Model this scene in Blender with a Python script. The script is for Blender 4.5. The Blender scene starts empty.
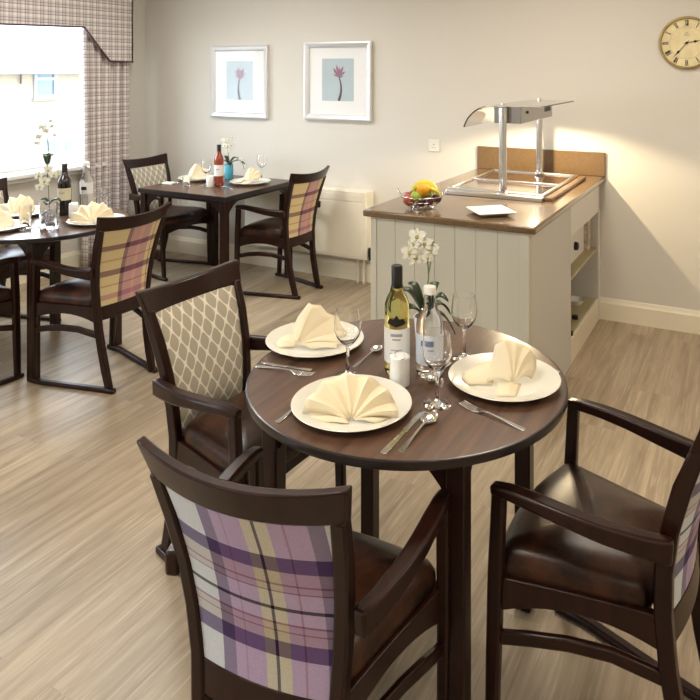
import bpy, bmesh, math, random
from mathutils import Vector, Matrix, Euler
PI = math.pi
C = bpy.context.scene.collection
random.seed(4)

# ------------------------------------------------------------------ colour + materials
def lin(c):
    c = c / 255.0
    return c / 12.92 if c <= 0.04045 else ((c + 0.055) / 1.055) ** 2.4
def S(r, g, b): return (lin(r), lin(g), lin(b), 1.0)

def new_mat(name):
    m = bpy.data.materials.new(name); m.use_nodes = True
    nt = m.node_tree; b = nt.nodes['Principled BSDF']
    return m, nt, b
def nd(nt, t, **kw):
    n = nt.nodes.new(t)
    for k, v in kw.items():
        if k in n.inputs: n.inputs[k].default_value = v
        else: setattr(n, k, v)
    return n
def plain(name, col, rough=.5, metal=0, spec=.5, coat=0, bump=0, bscale=200, var=0, vscale=8, ior=None, sheen=0):
    m, nt, b = new_mat(name)
    b.inputs['Base Color'].default_value = col
    b.inputs['Roughness'].default_value = rough
    b.inputs['Metallic'].default_value = metal
    b.inputs['Specular IOR Level'].default_value = spec
    b.inputs['Coat Weight'].default_value = coat
    b.inputs['Coat Roughness'].default_value = .12
    if sheen: b.inputs['Sheen Weight'].default_value = sheen
    tc = nd(nt, 'ShaderNodeTexCoord')
    if var:
        n = nd(nt, 'ShaderNodeTexNoise'); n.inputs['Scale'].default_value = vscale; n.inputs['Detail'].default_value = 6
        nt.links.new(tc.outputs['Object'], n.inputs['Vector'])
        r = nd(nt, 'ShaderNodeMapRange'); r.inputs['From Min'].default_value = .3; r.inputs['From Max'].default_value = .7
        r.inputs['To Min'].default_value = 1 - var; r.inputs['To Max'].default_value = 1 + var
        nt.links.new(n.outputs['Fac'], r.inputs['Value'])
        h = nd(nt, 'ShaderNodeVectorMath', operation='SCALE'); h.inputs[0].default_value = col[:3]
        nt.links.new(r.outputs['Result'], h.inputs['Scale']); nt.links.new(h.outputs[0], b.inputs['Base Color'])
    if bump:
        n2 = nd(nt, 'ShaderNodeTexNoise'); n2.inputs['Scale'].default_value = bscale; n2.inputs['Detail'].default_value = 3
        nt.links.new(tc.outputs['Object'], n2.inputs['Vector'])
        bp = nd(nt, 'ShaderNodeBump'); bp.inputs['Strength'].default_value = bump; bp.inputs['Distance'].default_value = .002
        nt.links.new(n2.outputs['Fac'], bp.inputs['Height']); nt.links.new(bp.outputs[0], b.inputs['Normal'])
    return m
def glass(name, col=(1, 1, 1, 1), rough=0.0, ior=1.45):
    m, nt, b = new_mat(name)
    b.inputs['Base Color'].default_value = col; b.inputs['Roughness'].default_value = rough
    b.inputs['Transmission Weight'].default_value = 1; b.inputs['IOR'].default_value = ior
    return m
def wood(name, c1, c2, rough=.35, scale=(30, 3, 30), coat=0, bump=.1, spec=.5):
    """grain runs along the long (least scaled) axis of object space"""
    m, nt, b = new_mat(name)
    tc = nd(nt, 'ShaderNodeTexCoord'); mp = nd(nt, 'ShaderNodeMapping'); mp.inputs['Scale'].default_value = scale
    nt.links.new(tc.outputs['Object'], mp.inputs['Vector'])
    n = nd(nt, 'ShaderNodeTexNoise'); n.inputs['Scale'].default_value = 1; n.inputs['Detail'].default_value = 8; n.inputs['Roughness'].default_value = .65
    nt.links.new(mp.outputs[0], n.inputs['Vector'])
    cr = nd(nt, 'ShaderNodeValToRGB'); cr.color_ramp.elements[0].position = .3; cr.color_ramp.elements[1].position = .72
    cr.color_ramp.elements[0].color = c1; cr.color_ramp.elements[1].color = c2
    nt.links.new(n.outputs['Fac'], cr.inputs['Fac']); nt.links.new(cr.outputs[0], b.inputs['Base Color'])
    b.inputs['Roughness'].default_value = rough; b.inputs['Coat Weight'].default_value = coat; b.inputs['Coat Roughness'].default_value = .15; b.inputs['Specular IOR Level'].default_value = spec
    if bump:
        bp = nd(nt, 'ShaderNodeBump'); bp.inputs['Strength'].default_value = bump; bp.inputs['Distance'].default_value = .001
        nt.links.new(n.outputs['Fac'], bp.inputs['Height']); nt.links.new(bp.outputs[0], b.inputs['Normal'])
    return m
def const_ramp(nt, src, stops):
    cr = nd(nt, 'ShaderNodeValToRGB'); r = cr.color_ramp; r.interpolation = 'CONSTANT'
    r.elements[0].position = stops[0][0]; r.elements[0].color = stops[0][1]
    r.elements[1].position = stops[1][0]; r.elements[1].color = stops[1][1]
    for p, c in stops[2:]:
        e = r.elements.new(p); e.color = c
    nt.links.new(src, cr.inputs['Fac']); return cr.outputs[0]
def math_n(nt, op, a, b=None):
    n = nd(nt, 'ShaderNodeMath', operation=op)
    for i, v in enumerate((a, b)):
        if v is None: continue
        if isinstance(v, (int, float)): n.inputs[i].default_value = v
        else: nt.links.new(v, n.inputs[i])
    return n.outputs[0]
def plaid(name, warp, weft, ax0, w0, wl, ax1, v0, vl, coord='Object', wrap=False, mixf=.5, soft=0.0, uvname=None):
    m, nt, b = new_mat(name)
    tc = nd(nt, 'ShaderNodeTexCoord'); sp = nd(nt, 'ShaderNodeSeparateXYZ')
    nt.links.new(tc.outputs[coord], sp.inputs[0])
    u = math_n(nt, 'DIVIDE', math_n(nt, 'SUBTRACT', sp.outputs[ax0], w0), wl)
    v = math_n(nt, 'DIVIDE', math_n(nt, 'SUBTRACT', sp.outputs[ax1], v0), vl)
    if wrap: u = math_n(nt, 'FRACT', u); v = math_n(nt, 'FRACT', v)
    a = const_ramp(nt, u, warp); c = const_ramp(nt, v, weft)
    mx = nd(nt, 'ShaderNodeMix', data_type='RGBA'); mx.inputs['Factor'].default_value = mixf
    nt.links.new(a, mx.inputs[6]); nt.links.new(c, mx.inputs[7])
    mu = nd(nt, 'ShaderNodeMix', data_type='RGBA', blend_type='MULTIPLY'); mu.inputs['Factor'].default_value = 1
    nt.links.new(a, mu.inputs[6]); nt.links.new(c, mu.inputs[7])
    gn = nd(nt, 'ShaderNodeVectorMath', operation='SCALE'); gn.inputs['Scale'].default_value = 1.75; nt.links.new(mu.outputs[2], gn.inputs[0])
    m2 = nd(nt, 'ShaderNodeMix', data_type='RGBA'); m2.inputs['Factor'].default_value = .6; nt.links.new(mx.outputs[2], m2.inputs[6]); nt.links.new(gn.outputs[0], m2.inputs[7]); mx = m2
    n = nd(nt, 'ShaderNodeTexNoise'); n.inputs['Scale'].default_value = 350; n.inputs['Detail'].default_value = 2
    nt.links.new(tc.outputs[coord], n.inputs['Vector'])
    mr = nd(nt, 'ShaderNodeMapRange'); mr.inputs['To Min'].default_value = .8; mr.inputs['To Max'].default_value = 1.2
    nt.links.new(n.outputs['Fac'], mr.inputs['Value'])
    sc = nd(nt, 'ShaderNodeVectorMath', operation='SCALE'); nt.links.new(mx.outputs[2], sc.inputs[0]); nt.links.new(mr.outputs[0], sc.inputs['Scale'])
    nt.links.new(sc.outputs[0], b.inputs['Base Color'])
    b.inputs['Roughness'].default_value = .9; b.inputs['Specular IOR Level'].default_value = .2
    bp = nd(nt, 'ShaderNodeBump'); bp.inputs['Strength'].default_value = .25; bp.inputs['Distance'].default_value = .001
    nt.links.new(n.outputs['Fac'], bp.inputs['Height']); nt.links.new(bp.outputs[0], b.inputs['Normal'])
    return m

M = {}
M['dark'] = wood('espresso_stained_wood', S(25, 12, 9), S(46, 22, 15), .28, (40, 40, 5), 0, .05, spec=.28)
M['top'] = wood('walnut_table_top', S(62, 42, 32), S(106, 77, 59), .3, (42, 2.6, 42), .1, .08)
M['edge'] = plain('dark_table_edge', S(26, 18, 20), .28, coat=.1)
M['chrome'] = plain('polished_steel', (.75, .75, .75, 1), .12, 1)
M['steel'] = plain('brushed_steel', (.62, .61, .59, 1), .28, 1)
M['cutlery'] = plain('stainless_cutlery', (.72, .71, .70, 1), .16, 1)
M['plate'] = plain('cream_glazed_china', S(222, 219, 207), .22, coat=.3)
M['white'] = plain('white_gloss_paint', S(228, 226, 220), .35)
M['pot'] = plain('white_ceramic', S(232, 232, 230), .25)
M['glass'] = glass('clear_glass', (1, 1, 1, 1), 0, 1.42)
def thin_pane(name, ior=1.5):
    m, nt, b = new_mat(name); nt.nodes.remove(b)
    t = nd(nt, 'ShaderNodeBsdfTransparent'); g = nd(nt, 'ShaderNodeBsdfGlossy'); g.inputs['Roughness'].default_value = .0
    f = nd(nt, 'ShaderNodeFresnel'); f.inputs['IOR'].default_value = ior; mx = nd(nt, 'ShaderNodeMixShader')
    ge = nd(nt, 'ShaderNodeNewGeometry'); k = math_n(nt, 'MULTIPLY', f.outputs[0], math_n(nt, 'SUBTRACT', 1.0, ge.outputs['Backfacing']))
    nt.links.new(k, mx.inputs[0]); nt.links.new(t.outputs[0], mx.inputs[1]); nt.links.new(g.outputs[0], mx.inputs[2])
    nt.links.new(mx.outputs[0], nt.nodes['Material Output'].inputs['Surface']); return m
M['thin_pane'] = thin_pane('thin_window_glass')
M['water'] = glass('water_filled_glass', (.98, 1, 1, 1), 0, 1.2)
M['wine'] = glass('white_wine_glass', S(242, 236, 158), 0, 1.22)
M['red'] = plain('dark_red_wine_glass', S(16, 14, 12), .06, coat=.6)
M['rose'] = plain('rose_wine_glass', S(140, 58, 36), .1, coat=.6)
M['blue'] = plain('turquoise_glass', S(84, 176, 206), .12, coat=.6)
M['black'] = plain('black_plastic', S(22, 21, 22), .4)
M['stem'] = plain('green_stem', S(96, 116, 62), .5)
M['leaf'] = plain('dark_green_leaf', S(32, 52, 28), .35, var=.25, vscale=30)
def petal_mat():
    m, nt, b = new_mat('white_petal'); b.inputs['Base Color'].default_value = S(246, 245, 236); b.inputs['Roughness'].default_value = .6
    t = nd(nt, 'ShaderNodeBsdfTranslucent'); t.inputs['Color'].default_value = S(240, 240, 226); mx = nd(nt, 'ShaderNodeMixShader'); mx.inputs[0].default_value = .4
    nt.links.new(b.outputs[0], mx.inputs[1]); nt.links.new(t.outputs[0], mx.inputs[2]); nt.links.new(mx.outputs[0], nt.nodes['Material Output'].inputs['Surface']); return m
M['petal'] = petal_mat()
M['petal_dull'] = plain('yellow_green_lip', S(176, 168, 84), .6)
M['soil'] = plain('bark_chips', S(84, 58, 40), .9, bump=.6)
M['pebble'] = plain('glass_pebbles', S(196, 196, 204), .15, coat=.5)
M['mat_board'] = plain('white_mat_board', S(236, 236, 236), .8)
M['print'] = plain('pale_blue_print', S(178, 194, 200), .7, var=.05, vscale=6)
M['flower_ink'] = plain('mauve_flower_ink', S(150, 112, 132), .8, var=.25, vscale=90)
M['stalk_ink'] = plain('grey_stalk_ink', S(92, 78, 88), .8, var=.2, vscale=90)
M['silver_frame'] = plain('silver_frame', (.76, .77, .78, 1), .32, .45)
M['worktop'] = plain('brown_stone_worktop', S(112, 90, 64), .14, var=.1, vscale=60, coat=.35)
M['ceran'] = plain('dark_ceramic_glass', S(62, 44, 32), .08, coat=.6)
M['hotboard'] = plain('brown_hot_plate_tray', S(122, 96, 74), .25)
M['panel'] = plain('sage_cream_paint', S(203, 201, 186), .5, bump=.03, bscale=60)
M['carcass'] = plain('white_grey_laminate', S(205, 204, 200), .4)
M['shelf'] = wood('pale_oak_laminate', S(168, 158, 122), S(184, 174, 140), .5, (30, 4, 30))
M['heater'] = plain('cream_enamel', S(230, 225, 210), .4)
M['socket'] = plain('white_plastic', S(226, 224, 214), .35)
M['orange'] = plain('orange_peel', S(236, 166, 26), .45, bump=.4, bscale=160)
M['banana'] = plain('banana_skin', S(206, 196, 60), .5, var=.12, vscale=18)
M['apple'] = plain('red_apple_skin', S(160, 70, 52), .35, var=.45, vscale=22)
M['apple_green'] = plain('green_apple_skin', S(150, 170, 60), .3, var=.15, vscale=22)
M['plum'] = plain('plum_skin', S(74, 30, 46), .35, var=.3, vscale=20)
M['valance_trim'] = plain('mauve_braid', S(82, 58, 66), .8)
M['clock_rim'] = plain('aged_gold_rim', S(168, 148, 96), .5, .2, var=.2, vscale=20)
M['clock_face'] = plain('aged_cream_dial', S(228, 214, 170), .7, var=.12, vscale=14)
M['ink'] = plain('black_ink', S(38, 34, 30), .6)
M['ink_faint'] = plain('faded_ink', S(150, 140, 112), .7)
M['carton'] = plain('white_carton', S(222, 220, 214), .6)
M['stucco'] = plain('cream_render', S(150, 139, 117), .9, var=.05, vscale=3, bump=.4, bscale=30)
M['tile'] = plain('pale_roof_tiles', S(196, 194, 190), .8)
M['upvc'] = plain('white_upvc', S(238, 240, 240), .35)
M['pane'] = plain('blue_grey_window', S(84, 104, 118), .3)
M['house_trim'] = plain('house_white_trim', S(138, 140, 142), .5)
M['van'] = plain('white_van_paint', S(150, 150, 150), .2, coat=.5)
M['asphalt'] = plain('grey_asphalt', S(120, 120, 118), .9, var=.1)

# leather
def leather():
    m, nt, b = new_mat('dark_brown_leather')
    tc = nd(nt, 'ShaderNodeTexCoord'); n = nd(nt, 'ShaderNodeTexNoise'); n.inputs['Scale'].default_value = 11; n.inputs['Detail'].default_value = 9; n.inputs['Roughness'].default_value = .7
    nt.links.new(tc.outputs['Object'], n.inputs['Vector'])
    cr = nd(nt, 'ShaderNodeValToRGB'); cr.color_ramp.elements[0].position = .38; cr.color_ramp.elements[1].position = .7
    cr.color_ramp.elements[0].color = S(24, 13, 11); cr.color_ramp.elements[1].color = S(78, 46, 30)
    nt.links.new(n.outputs['Fac'], cr.inputs['Fac']); nt.links.new(cr.outputs[0], b.inputs['Base Color'])
    b.inputs['Roughness'].default_value = .32; b.inputs['Specular IOR Level'].default_value = .32
    n2 = nd(nt, 'ShaderNodeTexNoise'); n2.inputs['Scale'].default_value = 130
    nt.links.new(tc.outputs['Object'], n2.inputs['Vector'])
    bp = nd(nt, 'ShaderNodeBump'); bp.inputs['Strength'].default_value = .2; bp.inputs['Distance'].default_value = .001
    nt.links.new(n2.outputs['Fac'], bp.inputs['Height']); nt.links.new(bp.outputs[0], b.inputs['Normal'])
    return m
M['leather'] = leather()
def leaf_fabric():
    m, nt, b = new_mat('taupe_leaf_pattern_fabric')
    tc = nd(nt, 'ShaderNodeTexCoord'); sp = nd(nt, 'ShaderNodeSeparateXYZ'); nt.links.new(tc.outputs['Object'], sp.inputs[0])
    a = math_n(nt, 'COSINE', math_n(nt, 'MULTIPLY', sp.outputs[0], 2 * PI / .052))
    c = math_n(nt, 'COSINE', math_n(nt, 'MULTIPLY', sp.outputs[2], 2 * PI / .074))
    s = math_n(nt, 'ABSOLUTE', math_n(nt, 'ADD', a, c))
    mr = nd(nt, 'ShaderNodeMapRange'); mr.inputs['From Min'].default_value = .16; mr.inputs['From Max'].default_value = .42
    nt.links.new(s, mr.inputs['Value'])
    mx = nd(nt, 'ShaderNodeMix', data_type='RGBA'); nt.links.new(mr.outputs[0], mx.inputs['Factor'])
    mx.inputs[6].default_value = S(226, 221, 206); mx.inputs[7].default_value = S(170, 162, 145)
    # light centre vein of every leaf
    nt.links.new(mx.outputs[2], b.inputs['Base Color']); b.inputs['Roughness'].default_value = .85
    n = nd(nt, 'ShaderNodeTexNoise'); n.inputs['Scale'].default_value = 300; nt.links.new(tc.outputs['Object'], n.inputs['Vector'])
    bp = nd(nt, 'ShaderNodeBump'); bp.inputs['Strength'].default_value = .2; bp.inputs['Distance'].default_value = .001
    nt.links.new(n.outputs['Fac'], bp.inputs['Height']); nt.links.new(bp.outputs[0], b.inputs['Normal'])
    return m
M['leaf_fabric'] = leaf_fabric()
PALE, PUR, LIL, OLV, BLK = S(200, 210, 212), S(108, 94, 130), S(168, 146, 182), S(190, 186, 158), S(28, 24, 28)
DP, TAU, PNK, PL2 = S(88, 66, 112), S(190, 180, 178), S(150, 104, 124), S(206, 204, 210)
M['plaid_lilac'] = plaid('lilac_grey_tartan',
    [(0, PALE), (.24, PUR), (.33, LIL), (.40, S(150,112,140)), (.41, LIL), (.53, OLV), (.59, BLK), (.612, OLV), (.68, LIL), (.76, S(146,104,134)), (.77, LIL), (.89, PUR), (.97, PALE)],
    [(0, PL2), (.22, DP), (.31, TAU), (.385, PNK), (.395, TAU), (.43, PNK), (.44, PL2), (.53, BLK), (.548, PL2), (.62, PNK), (.63, TAU), (.665, PNK), (.675, TAU), (.73, DP), (.815, PL2)],
    0, -.170, .350, 2, .80, -.385)
GLD, MAU, RSE, CRM = S(200, 188, 152), S(112, 80, 100), S(172, 134, 150), S(200, 192, 172)
M['plaid_gold'] = plaid('gold_rose_tartan',
    [(0, GLD), (.34, MAU), (.41, RSE), (.56, S(190,146,150)), (.62, RSE), (.78, GLD), (.86, MAU), (.88, GLD)],
    [(0, CRM), (.2, MAU), (.27, CRM), (.40, S(176,130,130)), (.42, CRM), (.54, MAU), (.62, CRM), (.74, S(176,130,130)), (.76, CRM), (.86, RSE), (.93, CRM)],
    0, -.170, .350, 2, .80, -.385)
CA, CB, CC = S(204, 198, 194), S(148, 134, 146), S(222, 219, 216)
M['curtain'] = plaid('mauve_check_curtain_fabric', [(0, CC), (.12, CB), (.22, CA), (.5, CB), (.58, CA), (.8, CC)],
    [(0, CC), (.12, CB), (.22, CA), (.5, CB), (.58, CA), (.8, CC)], 0, 0, .062, 1, 0, .062, coord='UV', wrap=True)
# shadow-free red stripe is part of the curtain weave only every so often -> plain strip omitted
def napkin_mat():
    m = plain('cream_linen', S(230, 217, 186), .85, bump=.2, bscale=400, sheen=.1)
    return m
M['linen'] = napkin_mat()
def floor_mat():
    m, nt, b = new_mat('limed_oak_vinyl_planks')
    tc = nd(nt, 'ShaderNodeTexCoord'); sp = nd(nt, 'ShaderNodeSeparateXYZ'); nt.links.new(tc.outputs['Object'], sp.inputs[0])
    cb = nd(nt, 'ShaderNodeCombineXYZ'); nt.links.new(sp.outputs[1], cb.inputs[0]); nt.links.new(sp.outputs[0], cb.inputs[1])
    br = nd(nt, 'ShaderNodeTexBrick', offset=.37); br.inputs['Scale'].default_value = 1
    br.inputs['Brick Width'].default_value = 1.22; br.inputs['Row Height'].default_value = .18; br.inputs['Mortar Size'].default_value = .0012
    br.inputs['Color1'].default_value = (.25, .25, .25, 1); br.inputs['Color2'].default_value = (.75, .75, .75, 1); br.inputs['Mortar'].default_value = (.3, .3, .3, 1)
    br.inputs['Bias'].default_value = 0
    nt.links.new(cb.outputs[0], br.inputs['Vector'])
    # grain, shifted per plank
    mp = nd(nt, 'ShaderNodeMapping'); mp.inputs['Scale'].default_value = (22, 1.3, 1)
    ad = nd(nt, 'ShaderNodeVectorMath', operation='MULTIPLY_ADD'); ad.inputs[1].default_value = (7, 7, 7)
    nt.links.new(br.outputs['Color'], ad.inputs[0]); nt.links.new(tc.outputs['Object'], ad.inputs[2])
    nt.links.new(ad.outputs[0], mp.inputs['Vector'])
    n = nd(nt, 'ShaderNodeTexNoise'); n.inputs['Scale'].default_value = 1; n.inputs['Detail'].default_value = 10; n.inputs['Roughness'].default_value = .68; n.inputs['Distortion'].default_value = .5
    nt.links.new(mp.outputs[0], n.inputs['Vector'])
    cr = nd(nt, 'ShaderNodeValToRGB'); e = cr.color_ramp.elements
    e[0].position = .3; e[0].color = S(130, 114, 93); e[1].position = .70; e[1].color = S(182, 166, 142)
    x = e.new(.5); x.color = S(158, 141, 118)
    nt.links.new(n.outputs['Fac'], cr.inputs['Fac'])
    # fine light scratches of the liming
    mp2 = nd(nt, 'ShaderNodeMapping'); mp2.inputs['Scale'].default_value = (130, 5, 1)
    nt.links.new(ad.outputs[0], mp2.inputs['Vector'])
    n2 = nd(nt, 'ShaderNodeTexNoise'); n2.inputs['Scale'].default_value = 1; n2.inputs['Detail'].default_value = 5
    nt.links.new(mp2.outputs[0], n2.inputs['Vector'])
    r2 = nd(nt, 'ShaderNodeMapRange'); r2.inputs['From Min'].default_value = .56; r2.inputs['From Max'].default_value = .72; r2.inputs['To Max'].default_value = .55
    nt.links.new(n2.outputs['Fac'], r2.inputs['Value'])
    mx = nd(nt, 'ShaderNodeMix', data_type='RGBA'); nt.links.new(r2.outputs[0], mx.inputs['Factor'])
    nt.links.new(cr.outputs[0], mx.inputs[6]); mx.inputs[7].default_value = S(196, 182, 158)
    # plank to plank tone
    mr = nd(nt, 'ShaderNodeMapRange'); mr.inputs['From Min'].default_value = .25; mr.inputs['From Max'].default_value = .75; mr.inputs['To Min'].default_value = .92; mr.inputs['To Max'].default_value = 1.06
    nt.links.new(br.outputs['Color'], mr.inputs['Value'])
    sc = nd(nt, 'ShaderNodeVectorMath', operation='SCALE'); nt.links.new(mx.outputs[2], sc.inputs[0]); nt.links.new(mr.outputs[0], sc.inputs['Scale'])
    nt.links.new(sc.outputs[0], b.inputs['Base Color'])
    b.inputs['Roughness'].default_value = .36; b.inputs['Specular IOR Level'].default_value = .5
    bp = nd(nt, 'ShaderNodeBump'); bp.inputs['Strength'].default_value = .12; bp.inputs['Distance'].default_value = .001
    nt.links.new(n.outputs['Fac'], bp.inputs['Height']); nt.links.new(bp.outputs[0], b.inputs['Normal'])
    return m
M['floor'] = floor_mat()
M['wall'] = plain('warm_grey_wall_paint', S(212, 208, 199), .85, bump=.03, bscale=120)
M['ceiling'] = plain('white_ceiling_paint', S(235, 233, 228), .9)
M['skirting'] = plain('cream_skirting_gloss', S(232, 224, 202), .35)

# ------------------------------------------------------------------ mesh helpers
class MB:
    def __init__(s): s.v = []; s.f = []; s.uv = None
    def add(s, vs, fs):
        o = len(s.v); s.v += [tuple(v) for v in vs]; s.f += [tuple(i + o for i in f) for f in fs]; return s
    def box(s, x0, x1, y0, y1, z0, z1, mat=None):
        vs = [(x, y, z) for z in (z0, z1) for y in (y0, y1) for x in (x0, x1)]
        if mat: vs = [mat @ Vector(v) for v in vs]
        return s.add(vs, [(0, 2, 3, 1), (4, 5, 7, 6), (0, 1, 5, 4), (1, 3, 7, 5), (3, 2, 6, 7), (2, 0, 4, 6)])
    def rings(s, rs, cap=True, closed=True, loop=False):
        """rs: list of rings (lists of equal length)"""
        n = len(rs[0]); vs = [p for r in rs for p in r]; fs = []
        m = len(rs) if loop else len(rs) - 1
        for i in range(m):
            for j in range(n if closed else n - 1):
                a = i * n + j; b_ = i * n + (j + 1) % n; c = ((i + 1) % len(rs)) * n + (j + 1) % n; d = ((i + 1) % len(rs)) * n + j
                fs.append((a, b_, c, d))
        if cap and closed and not loop:
            fs.append(tuple(range(n))[::-1]); fs.append(tuple((len(rs) - 1) * n + k for k in range(n)))
        return s.add(vs, fs)
    def lathe(s, prof, n=32, cx=0, cy=0, cz=0, loop=False):
        rs = [[(cx + max(r, 1e-5) * math.cos(2 * PI * k / n), cy + max(r, 1e-5) * math.sin(2 * PI * k / n), cz + z) for k in range(n)] for r, z in prof]
        return s.rings(rs, cap=True, loop=loop)
    def tube(s, pts, r, n=10, loop=False, flat=1.0):
        pts = [Vector(p) for p in pts]; rs = []; N = len(pts); up = None
        for i, p in enumerate(pts):
            if loop: t = pts[(i + 1) % N] - pts[i - 1]
            else: t = pts[min(i + 1, N - 1)] - pts[max(i - 1, 0)]
            t.normalize()
            if up is None:
                up = Vector((0, 0, 1)) if abs(t.z) < .9 else Vector((1, 0, 0))
            a = t.cross(up).normalized(); b_ = a.cross(t).normalized(); up = b_
            rr = r[i] if isinstance(r, (list, tuple)) else r
            rs.append([p + a * rr * math.cos(2 * PI * k / n) + b_ * rr * flat * math.sin(2 * PI * k / n) for k in range(n)])
        return s.rings(rs, loop=loop)
    def strip(s, pts, secs, side=None):
        """rectangular bar along pts; secs = (width along 'side' axis, height) per point; side: fixed width direction or None (horizontal normal)"""
        pts = [Vector(p) for p in pts]; rs = []; N = len(pts)
        for i, p in enumerate(pts):
            t = (pts[min(i + 1, N - 1)] - pts[max(i - 1, 0)]).normalized()
            if side is None: a = t.cross(Vector((0, 0, 1))).normalized()
            else:
                a = Vector(side); a = (a - t * a.dot(t)).normalized()
            b_ = a.cross(t).normalized()
            w, h = secs[i] if isinstance(secs, list) else secs
            rs.append([p + a * w / 2 * q + b_ * h / 2 * e for q, e in ((-1, -1), (1, -1), (1, 1), (-1, 1))])
        return s.rings(rs)
    def prism(s, poly, z0, z1, axis='z', off=0):
        """poly 2D outline extruded; axis z: (x,y)->z ; axis x: poly=(y,z) extruded in x ; axis y: poly=(x,z)"""
        def P(p, h):
            if axis == 'z': return (p[0], p[1], h)
            if axis == 'x': return (h, p[0], p[1])
            return (p[0], h, p[1])
        return s.rings([[P(p, z0) for p in poly], [P(p, z1) for p in poly]])
    def grid(s, fn, nu, nv):
        vs = [fn(i / nu, j / nv) for j in range(nv + 1) for i in range(nu + 1)]
        fs = [(j * (nu + 1) + i, j * (nu + 1) + i + 1, (j + 1) * (nu + 1) + i + 1, (j + 1) * (nu + 1) + i) for j in range(nv) for i in range(nu)]
        return s.add(vs, fs)
    def slab(s, fn, nu, nv):
        """closed curved slab; fn(u,v,side) side 0/1"""
        N = (nu + 1) * (nv + 1)
        vs = [fn(i / nu, j / nv, k) for k in (0, 1) for j in range(nv + 1) for i in range(nu + 1)]
        id_ = lambda i, j, k: k * N + j * (nu + 1) + i
        fs = []
        for j in range(nv):
            for i in range(nu):
                fs.append((id_(i, j, 0), id_(i, j + 1, 0), id_(i + 1, j + 1, 0), id_(i + 1, j, 0)))
                fs.append((id_(i, j, 1), id_(i + 1, j, 1), id_(i + 1, j + 1, 1), id_(i, j + 1, 1)))
        for i in range(nu):
            fs.append((id_(i, 0, 0), id_(i + 1, 0, 0), id_(i + 1, 0, 1), id_(i, 0, 1)))
            fs.append((id_(i, nv, 0), id_(i, nv, 1), id_(i + 1, nv, 1), id_(i + 1, nv, 0)))
        for j in range(nv):
            fs.append((id_(0, j, 0), id_(0, j, 1), id_(0, j + 1, 1), id_(0, j + 1, 0)))
            fs.append((id_(nu, j, 0), id_(nu, j + 1, 0), id_(nu, j + 1, 1), id_(nu, j, 1)))
        return s.add(vs, fs)
    def sphere(s, c, r, n=16, m=10, sc=(1, 1, 1)):
        rs = []
        for i in range(m + 1):
            a = -PI / 2 + PI * i / m
            rr = max(math.cos(a), 1e-3) * r
            rs.append([(c[0] + rr * math.cos(2 * PI * k / n) * sc[0], c[1] + rr * math.sin(2 * PI * k / n) * sc[1], c[2] + r * math.sin(a) * sc[2]) for k in range(n)])
        return s.rings(rs)
    def xform(s, mat):
        s.v = [tuple(mat @ Vector(v)) for v in s.v]; return s
    def build(s, name, mat, parent=None, smooth=35, bevel=0, seg=2, subsurf=0, solid=0, loc=None, rz=0):
        me = bpy.data.meshes.new(name); me.from_pydata(s.v, [], s.f)
        bm = bmesh.new(); bm.from_mesh(me); bmesh.ops.recalc_face_normals(bm, faces=bm.faces); bm.to_mesh(me); bm.free()
        if smooth:
            for p in me.polygons: p.use_smooth = True
            me.set_sharp_from_angle(angle=math.radians(smooth))
        o = bpy.data.objects.new(name, me); C.objects.link(o)
        if mat: me.materials.append(mat)
        if parent: o.parent = parent
        if loc: o.location = loc
        o.rotation_euler.z = rz
        if solid:
            md = o.modifiers.new('solid', 'SOLIDIFY'); md.thickness = solid; md.offset = 0
        if subsurf:
            md = o.modifiers.new('sub', 'SUBSURF'); md.levels = subsurf; md.render_levels = subsurf
        if bevel:
            md = o.modifiers.new('bevel', 'BEVEL'); md.width = bevel; md.segments = seg; md.limit_method = 'ANGLE'; md.angle_limit = math.radians(40)
        return o
def tag(o, label=None, cat=None, group=None, kind=None):
    if label: o['label'] = label
    if cat: o['category'] = cat
    if group: o['group'] = group
    if kind: o['kind'] = kind
    return o
def empty(name, loc=(0, 0, 0), rz=0):
    o = bpy.data.objects.new(name, None); C.objects.link(o); o.empty_display_size = .05
    o.location = loc; o.rotation_euler.z = rz; return o
def struct(o): o['kind'] = 'structure'; return o
def copy_tree(o, parent=None):
    c = o.copy(); C.objects.link(c); c.parent = parent
    for ch in [x for x in C.objects if x.parent == o]: copy_tree(ch, c)
    return c
def lerp(tab, x):
    if x <= tab[0][0]: return tab[0][1]
    for (a, b_), (c, d) in zip(tab, tab[1:]):
        if x <= c: return b_ + (d - b_) * (x - a) / (c - a)
    return tab[-1][1]

# ------------------------------------------------------------------ the room
XL, YB, XR, YF, HC = -4.85, 4.607, 2.6, -3.4, 2.55
struct(MB().box(XL - .3, XR + .2, YF - .2, YB + .2, -.1, 0).build('floor', M['floor'], smooth=0))
struct(MB().box(XL - .3, XR + .2, YF - .2, YB + .2, HC, HC + .1).build('ceiling', M['ceiling'], smooth=0))
struct(MB().box(XL - .3, XR + .2, YB, YB + .15, 0, HC).build('wall_back', M['wall'], smooth=0))
struct(MB().box(XR, XR + .15, YF, YB, 0, HC).build('wall_right', M['wall'], smooth=0))
struct(MB().box(XL - .3, XR + .2, YF - .15, YF, 0, HC).build('wall_front', M['wall'], smooth=0))
WY0, WY1, WZ0, WZ1 = 2.15, 4.14, .82, 2.16
VY0, VY1 = -2.7, -.7      # added window out of view, lights the room from the left
w = MB(); 
for a_, c_ in ((YF, VY0), (VY1, WY0), (WY1, YB)): w.box(XL - .28, XL, a_, c_, 0, HC)
for a_, c_ in ((VY0, VY1), (WY0, WY1)): w.box(XL - .28, XL, a_, c_, 0, WZ0 - .03); w.box(XL - .28, XL, a_, c_, WZ1, HC)
struct(w.build('wall_left', M['wall'], smooth=0))
def skirt_profile(h=.137, d=.018): return [(0, 0), (d, 0), (d, h - .03), (d * .8, h - .025), (d * .6, h - .012), (d * .35, h), (0, h)]
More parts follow.
